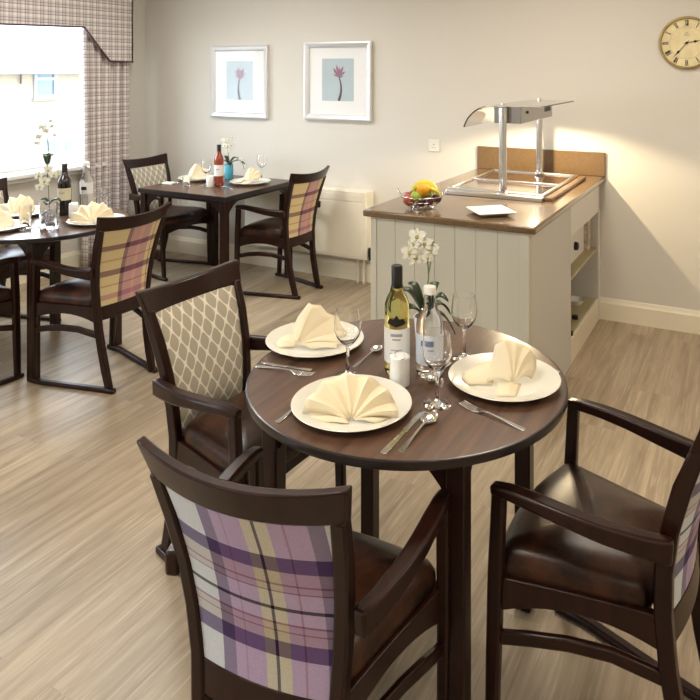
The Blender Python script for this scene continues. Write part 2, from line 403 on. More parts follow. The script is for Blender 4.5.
b_ = MB(); b_.prism([(YB - d, z) for d, z in skirt_profile()], XL, XR, 'x'); struct(b_.build('baseboard_back', M['skirting'], smooth=30))
b_ = MB(); b_.prism([(XL + d, z) for d, z in skirt_profile()], YF, YB - .018, 'y'); struct(b_.build('baseboard_left', M['skirting'], smooth=30))
# windows
def window(name, WY0, WY1, ym):
    wn = struct(empty(name, (XL - .1, (WY0 + WY1) / 2, WZ0)))
    def wp(name, mb, mat, bev=.004):
        return mb.xform(Matrix.Translation(-Vector(wn.location))).build(name, mat, wn, bevel=bev)
    f = MB(); x0, x1 = XL - .19, XL - .12
    for (a, b0, c, d) in ((WY0, WY1, WZ0, WZ0 + .11), (WY0, WY1, WZ1 - .07, WZ1), (WY0, WY0 + .07, WZ0 + .11, WZ1 - .07), (WY1 - .07, WY1, WZ0 + .11, WZ1 - .07), (ym, ym + .07, WZ0 + .11, WZ1 - .07)):
        f.box(x0, x1, a, b0, c, d)
    wp('window_frame', f, M['upvc'])
    wp('window_pane', MB().box(XL - .158, XL - .152, WY0 + .06, WY1 - .06, WZ0 + .1, WZ1 - .06), M['thin_pane'], 0)
    s_ = MB(); s_.box(XL - .27, XL + .09, WY0 - .0, WY1 + .0, WZ0 - .03, WZ0); s_.box(XL + .001, XL + .03, WY0, WY1, WZ0 - .07, WZ0 - .03)
    wp('window_sill', s_, M['upvc'], .006)
    pl = bpy.data.lights.new('window_portal', 'AREA'); pl.shape = 'RECTANGLE'; pl.size = WZ1 - WZ0; pl.size_y = WY1 - WY0; pl.cycles.is_portal = True
    po = bpy.data.objects.new('window_portal', pl); C.objects.link(po); po.location = (XL - .3, (WY0 + WY1) / 2, (WZ0 + WZ1) / 2); po.rotation_euler = (0, math.radians(-90), 0)
window('window_1', WY0, WY1, 2.72); window('added_window', VY0, VY1, -1.75)
# curtain: pleated cloth with real folds, uv follows the cloth
def curtain(y0, y1, z0, z1, xc, folds, amp, seed):
    rnd = random.Random(seed); nu, nv = folds * 12, 14
    ph = [rnd.uniform(-.5, .5) for _ in range(folds + 2)]
    vs, us = [], []; L = 0; prev = None; Ls = []
    for i in range(nu + 1):
        t = i / nu; y = y0 + (y1 - y0) * t
        a = amp * (.8 + .25 * math.sin(t * 9 + seed))
        x = xc + a * math.sin(2 * PI * folds * t + .5 * math.sin(5 * t)) 
        if prev: L += math.hypot(x - prev[0], y - prev[1])
        prev = (x, y); Ls.append(L)
    mb = MB(); uvs = []
    for j in range(nv + 1):
        v = j / nv; z = z0 + (z1 - z0) * v
        for i in range(nu + 1):
            t = i / nu; y = y0 + (y1 - y0) * t
            a = amp * (.8 + .25 * math.sin(t * 9 + seed)) * (1.1 - .45 * v)
            x = xc + a * math.sin(2 * PI * folds * t + .5 * math.sin(5 * t)) + .006 * math.sin(3 * v + 7 * t)
            mb.v.append((x, y, z)); uvs.append((Ls[i], z))
    for j in range(nv):
        for i in range(nu): mb.f.append((j * (nu + 1) + i, j * (nu + 1) + i + 1, (j + 1) * (nu + 1) + i + 1, (j + 1) * (nu + 1) + i))
    o = mb.build('curtain', M['curtain'], solid=.004, smooth=80)
    uvl = o.data.uv_layers.new(name='UVMap')
    for lp in o.data.loops: uvl.data[lp.index].uv = uvs[lp.vertex_index]
    return o
tag(curtain(3.865, 4.35, .012, 2.05, XL + .085, 6, .042, 1), 'floor-length mauve and beige checked curtain hanging beside the window', 'curtain')
# valance
vz = [(1.9, 2.30), (1.9, 1.89), (3.14, 1.908), (3.834, 1.923), (4.08, 1.657), (4.325, 1.651), (4.325, 2.30)]
vroot = tag(empty('window_valance', (XL, 3.1, 2.3)), 'mauve and beige checked valance with a stepped dark-edged hem above the window', 'valance')
mb = MB().prism([(y - 3.1, z - 2.3) for y, z in vz], .135, .15, 'x')
mb.box(0, .15, 4.31 - 3.1, 4.325 - 3.1, 1.66 - 2.3, 0); mb.box(0, .15, 1.9 - 3.1, 4.325 - 3.1, -.012, 0)
va = mb.build('cloth', M['curtain'], vroot, smooth=0)
uvl = va.data.uv_layers.new(name='UVMap')
for lp in va.data.loops:
    co = va.data.vertices[lp.vertex_index].co; uvl.data[lp.index].uv = (co.y + co.x, co.z)
tr = [(.152, y - 3.1, z - 2.3) for y, z in ((1.9, 1.89), (3.14, 1.908), (3.834, 1.923), (4.08, 1.657), (4.325, 1.651))]
MB().strip(tr, (.012, .012), side=(1, 0, 0)).build('braid', M['valance_trim'], vroot, smooth=0)

# ------------------------------------------------------------------ outside
struct(MB().box(-60, XL - .4, -30, 60, -1.75, -1.65).build('ground', M['asphalt'], smooth=0))
h = tag(empty('neighbouring_house', (-16, 12, -1.65)), 'cream rendered house with pale tiled roof seen through the window', 'house')
MB().box(-8, 0, -12, 12, 0, 3.22).build('house_wall', M['stucco'], h, smooth=0)
rf = MB(); rf.rings([[(.35, -12.3, 3.2), (.35, 12.3, 3.2)], [(-4, -12.3, 6.4), (-4, 12.3, 6.4)], [(-8.35, -12.3, 3.2), (-8.35, 12.3, 3.2)]], closed=False, cap=False)
rf = MB().prism([(.35, 3.22), (-4, 6.4), (-8.35, 3.22)], -12.3, 12.3, 'y')
def tile_mat():
    m, nt, b = new_mat('pale_concrete_tiles')
    tc = nd(nt, 'ShaderNodeTexCoord'); br = nd(nt, 'ShaderNodeTexBrick'); br.inputs['Scale'].default_value = 1
    sp = nd(nt, 'ShaderNodeSeparateXYZ'); nt.links.new(tc.outputs['Object'], sp.inputs[0]); cb = nd(nt, 'ShaderNodeCombineXYZ')
    nt.links.new(sp.outputs[1], cb.inputs[0]); nt.links.new(sp.outputs[2], cb.inputs[1]); nt.links.new(cb.outputs[0], br.inputs['Vector'])
    br.inputs['Brick Width'].default_value = .3; br.inputs['Row Height'].default_value = .2; br.inputs['Mortar Size'].default_value = .015
    br.inputs['Color1'].default_value = S(128, 128, 128); br.inputs['Color2'].default_value = S(122, 122, 122); br.inputs['Mortar'].default_value = S(108, 107, 108)
    nt.links.new(br.outputs['Color'], b.inputs['Base Color']); b.inputs['Roughness'].default_value = .8
    return m
rf.build('roof', tile_mat(), h, smooth=0)
g = MB(); g.box(.36, .5, -12.3, 12.3, 3.12, 3.24); g.box(.0, .36, -12.3, 12.3, 3.1, 3.2); g.build('gutter', M['house_trim'], h, smooth=0)
def house_window(y0, y1, z0, z1):
    f = MB()
    f.box(0, .06, y0, y1, z0, z0 + .07); f.box(0, .06, y0, y1, z1 - .07, z1); f.box(0, .06, y0, y0 + .07, z0 + .07, z1 - .07); f.box(0, .06, y1 - .07, y1, z0 + .07, z1 - .07)
    zm = z1 - (z1 - z0) * .3; f.box(0, .06, y0 + .07, y1 - .07, zm - .035, zm + .035); f.box(0, .12, y0 - .05, y1 + .05, z0 - .06, z0)
    w_ = f.build('window', M['house_trim'], h, smooth=0); MB().box(0, .02, y0 + .05, y1 - .05, z0 + .05, z1 - .05).build('pane', M['pane'], w_, smooth=0)
house_window(-.44, .18, 2.50, 3.18)
MB().tube([(.06, -.81, 3.15), (.06, -.81, 2.86)], .02, 8).build('downpipe', M['valance_trim'], h)
v = tag(empty('van', (-13.2, 9.6, -1.65), 0), 'white van parked in front of the neighbouring house', 'van')
body = [(-2.4, .3), (2.5, .3), (2.5, 1.1), (2.2, 1.3), (1.7, 2.0), (-2.4, 2.0)]
MB().prism([(p[0], p[1]) for p in body], -.9, .9, 'x').build('body', M['van'], v, bevel=.08, seg=3)
for y0, y1, z0, z1 in ((-.42, -.10, 1.62, 1.84), (-.02, .17, 1.62, 1.84)):
    MB().box(.9, .915, y0, y1, z0, z1).build('side_window', M['pane'], v, bevel=.005)
for yy in (-1.6, 1.6):
    for sx in (-.8, .8):
        MB().lathe([(.33, -.1), (.34, 0), (.33, .1)], 20).xform(Matrix.Translation((sx, yy, .34)) @ Matrix.Rotation(PI / 2, 4, 'Y')).build('wheel', M['black'], v)

# ------------------------------------------------------------------ chairs
PY = [(0, -.228), (.1, -.202), (.2, -.180), (.3, -.165), (.42, -.157), (.52, -.161), (.62, -.176), (.72, -.203), (.9, -.268)]
PX = [(0, .134), (.2, .142), (.42, .156), (.8, .195), (.9, .205)]
BUL = [(.42, .014), (.88, .046)]
def back_y(z, u): return lerp(PY, z) - lerp(BUL, z) * (1 - u * u)
def make_chair(plaid_mat):
    root = empty('dining_chair')
    D = M['dark']
    # rear legs continue up as back posts
    for sx in (-1, 1):
        zs = [0, .1, .2, .3, .42, .52, .62, .72, .815]
        MB().strip([(sx * lerp(PX, z), lerp(PY, z), z) for z in zs], [(.027, .034)] + [(.030, .038)] * 7 + [(.030, .030)], side=(1, 0, 0)).build('leg', D, root, bevel=.005)
        MB().strip([(sx * .242, .212, 0), (sx * .246, .205, .2), (sx * .249, .197, .42), (sx * .25, .188, .615)], [(.024, .030), (.027, .034), (.029, .036), (.029, .032)], side=(1, 0, 0)).build('leg', D, root, bevel=.006)
        K = [(0, .25, .617, .032, .024), (.1, .2515, .622, .036, .028), (.25, .252, .620, .040, .030), (.45, .249, .612, .040, .034), (.65, .240, .602, .038, .040), (.85, .224, .596, .034, .046), (1, .208, .592, .030, .052)]
        ar, sec = [], []
        for q in [k / 18 for k in range(19)]:
            f_ = [lerp([(k[0], k[c]) for k in K], q) for c in range(1, 5)]; ar.append((sx * f_[0], .207 - .395 * q, f_[1])); sec.append((f_[2], f_[3]))
        MB().strip(ar, sec).build('armrest', D, root, bevel=.008, seg=3, smooth=50)
        MB().strip([(sx * .244, .242, .012), (sx * .236, .14, .012), (sx * .183, -.06, .012), (sx * .133, -.262, .012)], (.030, .022)).build('runner', D, root, bevel=.006)
        MB().strip([(sx * .244, .19, .272), (sx * .230, .12, .288), (sx * .205, .04, .296), (sx * .175, -.05, .292), (sx * .150, -.162, .272)], (.018, .030)).build('stretcher', D, root, bevel=.005)
    # top rail: curved, a little higher at both ends
    def rail(u, v, k):
        uu = u * 2 - 1; zt = .862 + .022 * uu * uu; zb = .797 + .010 * uu * uu
        z = zb + (zt - zb) * v; hw = .211 + .015 * v
        y = lerp(PY, z) - .046 * (1 - uu * uu) + (.013 if k else -.013) + .004
        return (uu * hw, y, z)
    MB().slab(rail, 20, 2).build('top_rail', D, root, bevel=.005)
    def low(u, v, k):
        uu = u * 2 - 1; z = .345 + .07 * v
        return (uu * (lerp(PX, z) - .006), back_y(z, uu) + (.013 if k else -.013), z)
    MB().slab(low, 14, 2).build('lower_rail', D, root, bevel=.004)
    # outside tartan panel
    def pan(u, v, k):
        uu = u * 2 - 1; z = .410 + .392 * v; hw = lerp(PX, z) - .013
        return (uu * hw, back_y(z, uu) + (.0 if k else -.011), z)
    tag(MB().slab(pan, 16, 10).build('back_panel', plaid_mat, root, bevel=.003), 'tartan outside of the backrest')
    def cus(u, v, k):
        uu = u * 2 - 1; z = .430 + .372 * v; hw = lerp(PX, z) - .014
        puff = .024 * (1 - abs(uu) ** 4) * (1 - abs(2 * v - 1) ** 4)
        return (uu * hw, back_y(z, uu) + (.006 + puff if k else .0), z)
    tag(MB().slab(cus, 20, 14).build('back_cushion', M['leaf_fabric'], root, smooth=60), 'leaf-patterned inside of the backrest')
    # seat frame: four boards with arched lower edges
    fr = MB()
    def board(p0, p1, bow, t=.022):
        p0, p1 = Vector(p0), Vector(p1); d = (p1 - p0); nrm = Vector((d.y, -d.x, 0)).normalized()
        def fn(u, v, k):
            p = p0 + d * u + nrm * (bow * (1 - (2 * u - 1) ** 2) + (t / 2 if k else -t / 2))
            zb = .335 + .032 * (1 - (2 * u - 1) ** 2); return (p.x, p.y, zb + (.412 - zb) * v)
        fr.slab(fn, 10, 2)
    board((.238, .19, 0), (.152, -.15, 0), .004); board((-.152, -.15, 0), (-.238, .19, 0), .004)
    board((-.236, .195, 0), (.236, .195, 0), -.02); board((.135, -.148, 0), (-.135, -.148, 0), 0)
    fr.build('seat_frame', D, root, bevel=.003)
    # leather pad
    out = []
    fx, fy, rx, ry = .236, .210, .154, -.128
    corners = [(rx, ry, .03), (fx, fy, .045), (-fx, fy, .045), (-rx, ry, .03)]
    n = len(corners)
    for i, (x, y, r) in enumerate(corners):
        pv = Vector(corners[i - 1][:2]); nx = Vector(corners[(i + 1) % n][:2]); p = Vector((x, y))
        a = p + (pv - p).normalized() * r; c = p + (nx - p).normalized() * r
        for k in range(7):
            t = k / 6; q = a * (1 - t) ** 2 + p * 2 * t * (1 - t) + c * t * t; out.append(q)
        # edge subdivisions
        nxt = corners[(i + 1) % n]; c2 = Vector(nxt[:2]) + (p - Vector(nxt[:2])).normalized() * nxt[2]
        for k in range(1, 6):
            t = k / 6; q = c + (c2 - c) * t
            if i == 1: q = q + Vector((0, .024 * (1 - (2 * t - 1) ** 2)))
            out.append(q)
    cen = Vector((0, .02))
    rs = []
    for sc, z in ((.93, .395), (.99, .402), (1.02, .42), (1.015, .442), (.97, .460), (.88, .472), (.7, .482), (.45, .488), (.2, .490), (.02, .490)):
        rs.append([(cen.x + (q.x - cen.x) * sc, cen.y + (q.y - cen.y) * sc, z) for q in out])
    MB().rings(rs).build('seat', M['leather'], root, smooth=60)
    return root
GN, G1, G2 = 'armchairs around the near round table', 'armchairs around the round table by the window', 'armchairs at the square table'
ch = make_chair(M['plaid_lilac'])
near = [(-.862, 1.272, 5.4, 'dark wood armchair with lilac tartan back, in front of the near round table'),
        (-1.485, 1.84, -94, 'dark wood armchair with leaf-patterned backrest left of the near round table'),
        (-.310, 1.797, 83.1, 'dark wood armchair cut by the right edge, right of the near round table')]
for i, (x, y, a, lab) in enumerate(near):
    o = ch if i == 0 else copy_tree(ch)
    o.location = (x, y, 0); o.rotation_euler.z = math.radians(a); tag(o, lab, 'chair', GN)
ch2 = make_chair(M['plaid_gold'])
far = [(-3.055, 2.60, 88.5, 'dark wood armchair with gold and rose tartan back, right of the window-side round table', G1),
       (-3.62, 2.14, 0, 'dark wood armchair cut by the left edge, nearest side of the window-side table', G1),
       (-4.13, 2.75, -90, 'dark wood armchair behind the window-side round table, under the window sill', G1),
       (-3.05, 4.18, 88.5, 'gold and rose tartan armchair right of the square table, before the wall heater', G2),
       (-4.155, 4.18, -91.5, 'leaf-patterned dark wood armchair beside the curtain, left of the square table', G2)]
for i, (x, y, a, lab, gr) in enumerate(far):
    o = ch2 if i == 0 else copy_tree(ch2)
    o.location = (x, y, 0); o.rotation_euler.z = math.radians(a); tag(o, lab, 'chair', gr)

# ------------------------------------------------------------------ tables
def make_table(name, shape, size, loc, legoff, label, rz=0):
    root = tag(empty(name, loc, rz), label, 'table')
    zt = .74
    if shape == 'round':
        MB().lathe([(size - .02, zt - .012), (size - .004, zt - .010), (size - .004, zt - .0005), (size - .01, zt), (.001, zt)][::-1], 96).build('table_top', M['top'], root, smooth=30)
        e = MB().lathe([(size - .05, zt - .025), (size - .008, zt - .025), (size, zt - .020), (size + .001, zt - .012), (size, zt - .002), (size - .004, zt + .0001), (size - .012, zt - .001), (size - .05, zt - .013)], 96, loop=True)
        e.build('edge_band', M['edge'], root, smooth=50)
        MB().lathe([(.001, zt - .0305), (size - .045, zt - .0305), (size - .045, zt - .0135), (.001, zt - .0135)], 64).build('underside', M['dark'], root)
    else:
        MB().box(-size + .006, size - .006, -size + .006, size - .006, zt - .03, zt).build('table_top', M['top'], root, bevel=.002)
        e = MB(); e.prism([(-size, -size), (size, -size), (size, size), (-size, size)], zt - .032, zt - .002)
        ring = []
        for q, z in ((size - .006, zt - .032), (size, zt - .03), (size, zt - .002), (size - .006, zt + .0005)):
            ring.append([(-q, -q, z), (q, -q, z), (q, q, z), (-q, q, z)])
        MB().rings(ring, loop=True).build('edge_band', M['edge'], root, smooth=0)
    L = legoff; hw = .0235
    for sx in (-1, 1):
        for sy in (-1, 1):
            MB().box(sx * L - hw, sx * L + hw, sy * L - hw, sy * L + hw, 0, zt - .030).build('leg', M['dark'], root, bevel=.004)
    # arched aprons: deep at the legs, shallow in between
    for k in range(4):
        n = 24; w_ = L - hw; poly = [(-w_, zt - .030)]
        low = []
        for i in range(n + 1):
            t = -w_ + 2 * w_ * i / n; d = w_ - abs(t)
            dep = .022 + .085 * max(0, 1 - d / .11) ** 1.8
            low.append((t, zt - .030 - dep))
        poly = [(-w_, zt - .0305)] + low + [(w_, zt - .0305)]
        m_ = MB().prism(poly, L - .012, L + .010, 'y'); m_.xform(Matrix.Rotation(k * PI / 2, 4, 'Z'))
        m_.build('apron', M['dark'], root)
    return root
NT = (-.869, 1.778)
T1 = (-3.55, 2.64)
T2 = (-3.53, 4.06)
make_table('round_table', 'round', .442, (NT[0], NT[1], 0), .262, 'near round dark wood dining table laid for three')
make_table('round_table', 'round', .442, (T1[0], T1[1], 0), .262, 'round dark wood dining table beside the window at left')
make_table('square_table', 'square', .40, (T2[0], T2[1], 0), .365, 'square dark wood dining table below the framed pictures')

ZT = .7402
# ------------------------------------------------------------------ plates
def make_plate():
    pr = [(.001, .004), (.085, .004), (.092, .001), (.098, .001), (.100, .005), (.125, .0105), (.150, .0175), (.1525, .019), (.151, .0205), (.128, .0145), (.108, .0105), (.100, .0085), (.001, .0075)]
    return MB().lathe(pr, 72).build('dinner_plate', M['plate'], smooth=50)
# ------------------------------------------------------------------ napkins (local frame: viewer along +Y away, x right)
def sheet(mb, rows, sub=4, wob=0.0, seed=1):
    """rows: list of polylines (equal length) -> bilinear refined sheet"""
    R = random.Random(seed); ny = len(rows) - 1; nx = len(rows[0]) - 1
    def fn(u, v):
        a = min(int(v * ny), ny - 1); fv = v * ny - a; b_ = min(int(u * nx), nx - 1); fu = u * nx - b_
        P = [[Vector(rows[a + i][b_ + j]) for j in (0, 1)] for i in (0, 1)]
        return tuple((P[0][0] * (1 - fu) + P[0][1] * fu) * (1 - fv) + (P[1][0] * (1 - fu) + P[1][1] * fu) * fv)
    mb.grid(fn, nx * sub, ny * sub)
def fan(mb, G, rim, bulge=.012, nv=6, sub=2, width0=.0):
    """pleated fan: from gather point G to rim points; bulge lifts the middle of ridge pleats"""
    G = Vector(G); n = len(rim); vs = []; m = (n - 1) * sub
    for j in range(nv + 1):
        v = j / nv
        for i in range(m + 1):
            a = min(i // sub, n - 2); f_ = i / sub - a
            p = Vector(rim[a]) * (1 - f_) + Vector(rim[a + 1]) * f_
            q = G.lerp(p, .06 + .94 * v)
            q.z += bulge * math.sin(PI * v)
            vs.append(tuple(q))
    fs = [(j * (m + 1) + i, j * (m + 1) + i + 1, (j + 1) * (m + 1) + i + 1, (j + 1) * (m + 1) + i) for j in range(nv) for i in range(m)]
    mb.add(vs, fs)
def pleat_rim(cen, r, a0, a1, n, tilt, amp, z0, squash=1.0):
    """arc of 2n+1 points around cen; tilt = elevation of fan plane; zigzag amp along plane normal"""
    pts = []; ct, st = math.cos(tilt), math.sin(tilt)
    for i in range(2 * n + 1):
        a = a0 + (a1 - a0) * i / (2 * n)
        x = r * math.cos(a); h = r * math.sin(a) * squash; k = amp * (1 if i % 2 else -1)
        pts.append((cen[0] + x, cen[1] + h * ct - k * st, z0 + max(0, h * st + k * ct)))
    return pts
ZP = .009
def finish_napkin(mb, lab=None):
    o = mb.build('napkin', M['linen'], solid=.0022, smooth=14)
    return o
def napkin_fan():
    mb = MB()
    rim = pleat_rim((0, -.045), .118, math.radians(-8), math.radians(172), 6, math.radians(46), .016, ZP + .010, 1.0)
    fan(mb, (.005, -.050, ZP + .006), rim, .010)
    # second layer folded behind, reaching right and down to the plate
    rim2 = [(.070, .030, ZP + .060), (.088, .016, ZP + .030), (.100, .014, ZP + .036), (.100, -.012, ZP + .010), (.108, -.02, ZP + .012), (.095, -.045, ZP + .005), (.088, -.052, ZP + .010), (.06, -.062, ZP + .004)]
    fan(mb, (.008, -.052, ZP + .008), rim2, .006)
    # flat flap at left
    sheet(mb, [[(-.105, -.005, ZP + .004), (-.06, .0, ZP + .010), (-.02, -.01, ZP + .012)], [(-.098, -.028, ZP + .003), (-.055, -.038, ZP + .012), (-.01, -.045, ZP + .012)], [(-.062, -.052, ZP + .003), (-.035, -.055, ZP + .004), (-.0, -.062, ZP + .004)]], 3)
    return finish_napkin(mb)
def napkin_peak():
    mb = MB()
    # tall folded face with a ridge, leaning back
    rim = [(-.062, .0, ZP + .010), (-.052, .012, ZP + .052), (-.045, .022, ZP + .070), (-.018, .026, ZP + .112), (-.006, .020, ZP + .108), (.012, .030, ZP + .104), (.030, .026, ZP + .080), (.052, .034, ZP + .066), (.066, .020, ZP + .040), (.082, .016, ZP + .020), (.078, -.02, ZP + .004)]
    fan(mb, (-.040, -.038, ZP + .012), rim, .008, sub=3)
    # folded layer in front
    rim2 = [(.078, -.020, ZP + .005), (.060, -.036, ZP + .012), (.062, -.048, ZP + .003), (.03, -.055, ZP + .010), (.0, -.056, ZP + .003)]
    fan(mb, (-.040, -.036, ZP + .010), rim2, .004)
    # side flap at left
    sheet(mb, [[(-.092, .006, ZP + .010), (-.07, .004, ZP + .022), (-.045, -.01, ZP + .030)], [(-.100, -.018, ZP + .005), (-.068, -.030, ZP + .018), (-.040, -.038, ZP + .014)], [(-.088, -.046, ZP + .003), (-.066, -.044, ZP + .004), (-.045, -.042, ZP + .004)]], 3)
    return finish_napkin(mb)
def napkin_cone():
    mb = MB()
    # broad upright folded cone opening to the right
    rim = [(-.045, -.03, ZP + .006), (-.030, -.004, ZP + .052), (-.020, .010, ZP + .088), (.0, .004, ZP + .104), (.016, .014, ZP + .100), (.030, .006, ZP + .096), (.048, .016, ZP + .086), (.062, .004, ZP + .080), (.074, .006, ZP + .056), (.070, -.012, ZP + .034), (.058, -.024, ZP + .014)]
    fan(mb, (.012, -.052, ZP + .016), rim, .012, sub=3)
    # lower left flat wing
    sheet(mb, [[(-.092, .030, ZP + .006), (-.06, .034, ZP + .024), (-.028, .02, ZP + .044)], [(-.098, .0, ZP + .004), (-.062, -.006, ZP + .016), (-.026, -.012, ZP + .026)], [(-.086, -.030, ZP + .003), (-.06, -.032, ZP + .004), (-.030, -.034, ZP + .005)]], 3)
    # tail pointing to the front
    sheet(mb, [[(-.022, -.044, ZP + .014), (.01, -.048, ZP + .018), (.03, -.050, ZP + .012)], [(-.030, -.072, ZP + .004), (.0, -.068, ZP + .014), (.022, -.066, ZP + .006)], [(-.032, -.090, ZP + .002), (-.004, -.094, ZP + .004), (.010, -.092, ZP + .002)]], 3)
    return finish_napkin(mb)
VIEW = math.radians(26.86); CFx, CFy = -math.sin(VIEW), math.cos(VIEW)
plates = [(-.904, 1.535, 'cream dinner plate at the front of the near table under a fan napkin', 'fan', 0, 'cream napkin folded as a wide pleated fan on the front plate of the near table'),
          (-1.219, 1.845, 'cream dinner plate at the left back of the near table', 'peak', 0, 'cream napkin folded to a tall peak on the left back plate of the near table'),
          (-.607, 1.851, 'cream dinner plate at the right side of the near table', 'cone', 0, 'cream napkin folded as a standing cone on the right plate of the near table'),
          (-3.265, 2.745, 'cream dinner plate on the window-side round table, beside the tartan armchair', 'fan', 8, 'cream fan napkin on the window-side table, beside the tartan armchair'),
          (-3.83, 2.70, 'cream dinner plate on the far left of the window-side round table', 'fan', -10, 'cream fan napkin on the window-side table, behind the tall tumbler'),
          (-3.60, 2.385, 'cream dinner plate cut by the left picture edge, nearest on the window-side table', 'peak', 10, 'cream napkin cut by the left picture edge, nearest on the window-side table'),
          (-3.815, 4.15, 'cream dinner plate at the left of the square table', 'peak', 12, 'cream peaked napkin at the left of the square table'),
          (-3.345, 4.19, 'cream dinner plate at the right of the square table', 'cone', -8, 'cream napkin at the right of the square table, next to the blue vase')]
pp = make_plate(); NK = {'fan': napkin_fan(), 'peak': napkin_peak(), 'cone': napkin_cone()}; used = set()
for i, (x, y, lab, kind, da, nl) in enumerate(plates):
    o = pp if i == 0 else copy_tree(pp)
    o.location = (x, y, ZT); tag(o, lab, 'plate', 'cream dinner plates laid on the tables')
    k = NK[kind] if kind not in used else copy_tree(NK[kind]); used.add(kind)
    sh = {'fan': -.036, 'peak': -.012, 'cone': -.006}[kind]; k.location = (x + CFx * sh, y + CFy * sh, ZT); k.rotation_euler.z = VIEW + math.radians(da); k.scale = {'fan': (1.0, 1, .84 if i < 3 else 1.05), 'peak': (1.2, 1.15, 1.0), 'cone': (1.18, 1.12, 1.03)}[kind]; tag(k, nl, 'napkin', 'folded cream napkins on the plates')

# ------------------------------------------------------------------ glasses
def wine_glass_mesh():
    o = [(.001, 0), (.034, 0), (.036, .0015), (.030, .004), (.012, .008), (.005, .014), (.004, .04), (.0042, .075), (.008, .086), (.020, .096), (.032, .112), (.038, .130), (.0385, .145), (.036, .165), (.0325, .186)]
    i = [(.0315, .186), (.0350, .165), (.0373, .145), (.0368, .130), (.031, .114), (.019, .099), (.006, .092), (.001, .090)]
    return MB().lathe(o + i, 40)
def tumbler_mesh(r, h):
    o = [(.001, 0), (r * .85, 0), (r * .88, .002), (r, h)]; i = [(r - .0015, h), (r * .88 - .0015, .012), (.001, .010)]
    return MB().lathe(o + i, 32)
wg = wine_glass_mesh().build('wine_glass', M['glass'], smooth=60)
for i, (x, y, lab, gr) in enumerate([(-.719, 1.65, 'clear wine glass in front of the water bottle on the near table', 0), (-.764, 1.953, 'clear wine glass behind the right plate of the near table', 0),
        (-1.008, 1.690, 'clear wine glass between the front and left plates of the near table', 0), (-3.575, 3.975, 'clear wine glass left of the rose bottle on the square table', 1), (-3.72, 4.33, 'clear wine glass behind the left plate of the square table', 1), (-3.40, 4.40, 'clear wine glass behind the right plate of the square table', 1)]):
    o = wg if i == 0 else copy_tree(wg); o.location = (x, y, ZT); tag(o, lab, 'wine glass', ['wine glasses on the near table', 'wine glasses on the square table'][gr])
tg = tumbler_mesh(.031, .13).build('glass_tumbler', M['glass'], smooth=60)
for i, (x, y, lab) in enumerate([(-3.44, 2.44, 'tall clear tumbler left of the orchid vase on the window-side table'), (-3.50, 2.99, 'clear tumbler right of the water bottle on the window-side table')]):
    o = tg if i == 0 else copy_tree(tg); o.location = (x, y, ZT); tag(o, lab, 'tumbler', 'tumblers on the window-side table')
tag(tumbler_mesh(.028, .075).build('glass_tumbler', M['glass'], smooth=60, loc=(-3.66, 3.86, ZT)), 'short clear tumbler at the front edge of the square table', 'tumbler')

# ------------------------------------------------------------------ bottles
def bottle(loc, h, r, glassm, capm, labm, label, neck=.0145, cap=.062, lab=(.04, .125), shoulder=.6, emblem=None, rz=0, capr=None, marks=None, name='wine_bottle'):
    root = tag(empty(name, loc, rz), label, 'bottle')
    zs = h * shoulder
    pr = [(.001, .003), (r * .8, 0), (r * .96, .003), (r, .010), (r, zs), (r * .97, zs + .012), (r * .82, zs + .030), (r * .58, zs + .045), (neck * 1.15, zs + .062), (neck, zs + .075), (neck * .95, h - .02), (neck, h - .012), (neck * .95, h - .004), (.001, h - .004)]
    MB().lathe(pr, 40).build('body', glassm, root, smooth=60)
    cr = capr or neck + .0012
    MB().lathe([(neck * .96, h - cap), (cr, h - cap), (cr + .0002, h - .003), (cr - .001, h), (.001, h)], 28).build('cap', capm, root, smooth=50)
    # wrap-round label on the glass
    a0, a1 = math.radians(-205), math.radians(25)
    def fn(u, v, k):
        a = a0 + (a1 - a0) * u; rr = r + (.0012 if k else .0004); return (rr * math.cos(a), rr * math.sin(a), lab[0] + (lab[1] - lab[0]) * v)
    lb = MB().slab(fn, 40, 1).build('label', labm, root, smooth=60)
    for (am, da, z0, z1, mt) in (marks or []):
        def fm(u, v, k, am=am, da=da, z0=z0, z1=z1):
            a = math.radians(am) + math.radians(da) * (2 * u - 1); rr = r + (.0019 if k else .0008); return (rr * math.cos(a), rr * math.sin(a), z0 + (z1 - z0) * v)
        MB().slab(fm, 8, 1).build('printed_line', mt, lb, smooth=60)
    if emblem:
        z0, z1 = emblem
        def fe(u, v, k):
            uu = 2 * u - 1; a = math.radians(-90 + 24.) + uu * math.radians(42); rr = r + (.0012 if k else .0003)
            top = z1 - (z1 - z0) * .45 * abs(uu) ** .8 + .003 * math.cos(uu * 9); bot = z0 + (z1 - z0) * .25 * abs(uu); return (rr * math.cos(a), rr * math.sin(a), bot + (top - bot) * v)
        MB().slab(fe, 20, 1).build('emblem', M['black'], root, smooth=60)
    return root
LAB = M['pot']; GREY = plain('grey_print', S(150, 150, 156), .6); BLUE = plain('slate_blue_print', S(92, 112, 150), .6); BLUE2 = plain('pale_blue_print_label', S(206, 214, 226), .5)
bottle((-.901, 1.783, ZT), .30, .0355, M['wine'], M['black'], LAB, 'white wine bottle with black cap and emblem in the middle of the near table', lab=(.035, .13), emblem=(.137, .167),
       marks=[(-66, 26, .110, .118, GREY), (-66, 18, .100, .104, GREY), (-66, 26, .072, .074, GREY), (-66, 30, .062, .064, GREY), (-66, 22, .052, .054, GREY)])
bottle((-.812, 1.812, ZT), .245, .0385, M['water'], M['white'], BLUE2, 'clear glass water bottle with pale blue label beside the white wine bottle', neck=.0165, cap=.02, lab=(.036, .118), shoulder=.56,
       marks=[(-78, 26, .088, .104, BLUE), (-66, 14, .074, .079, GREY)], name='water_bottle')
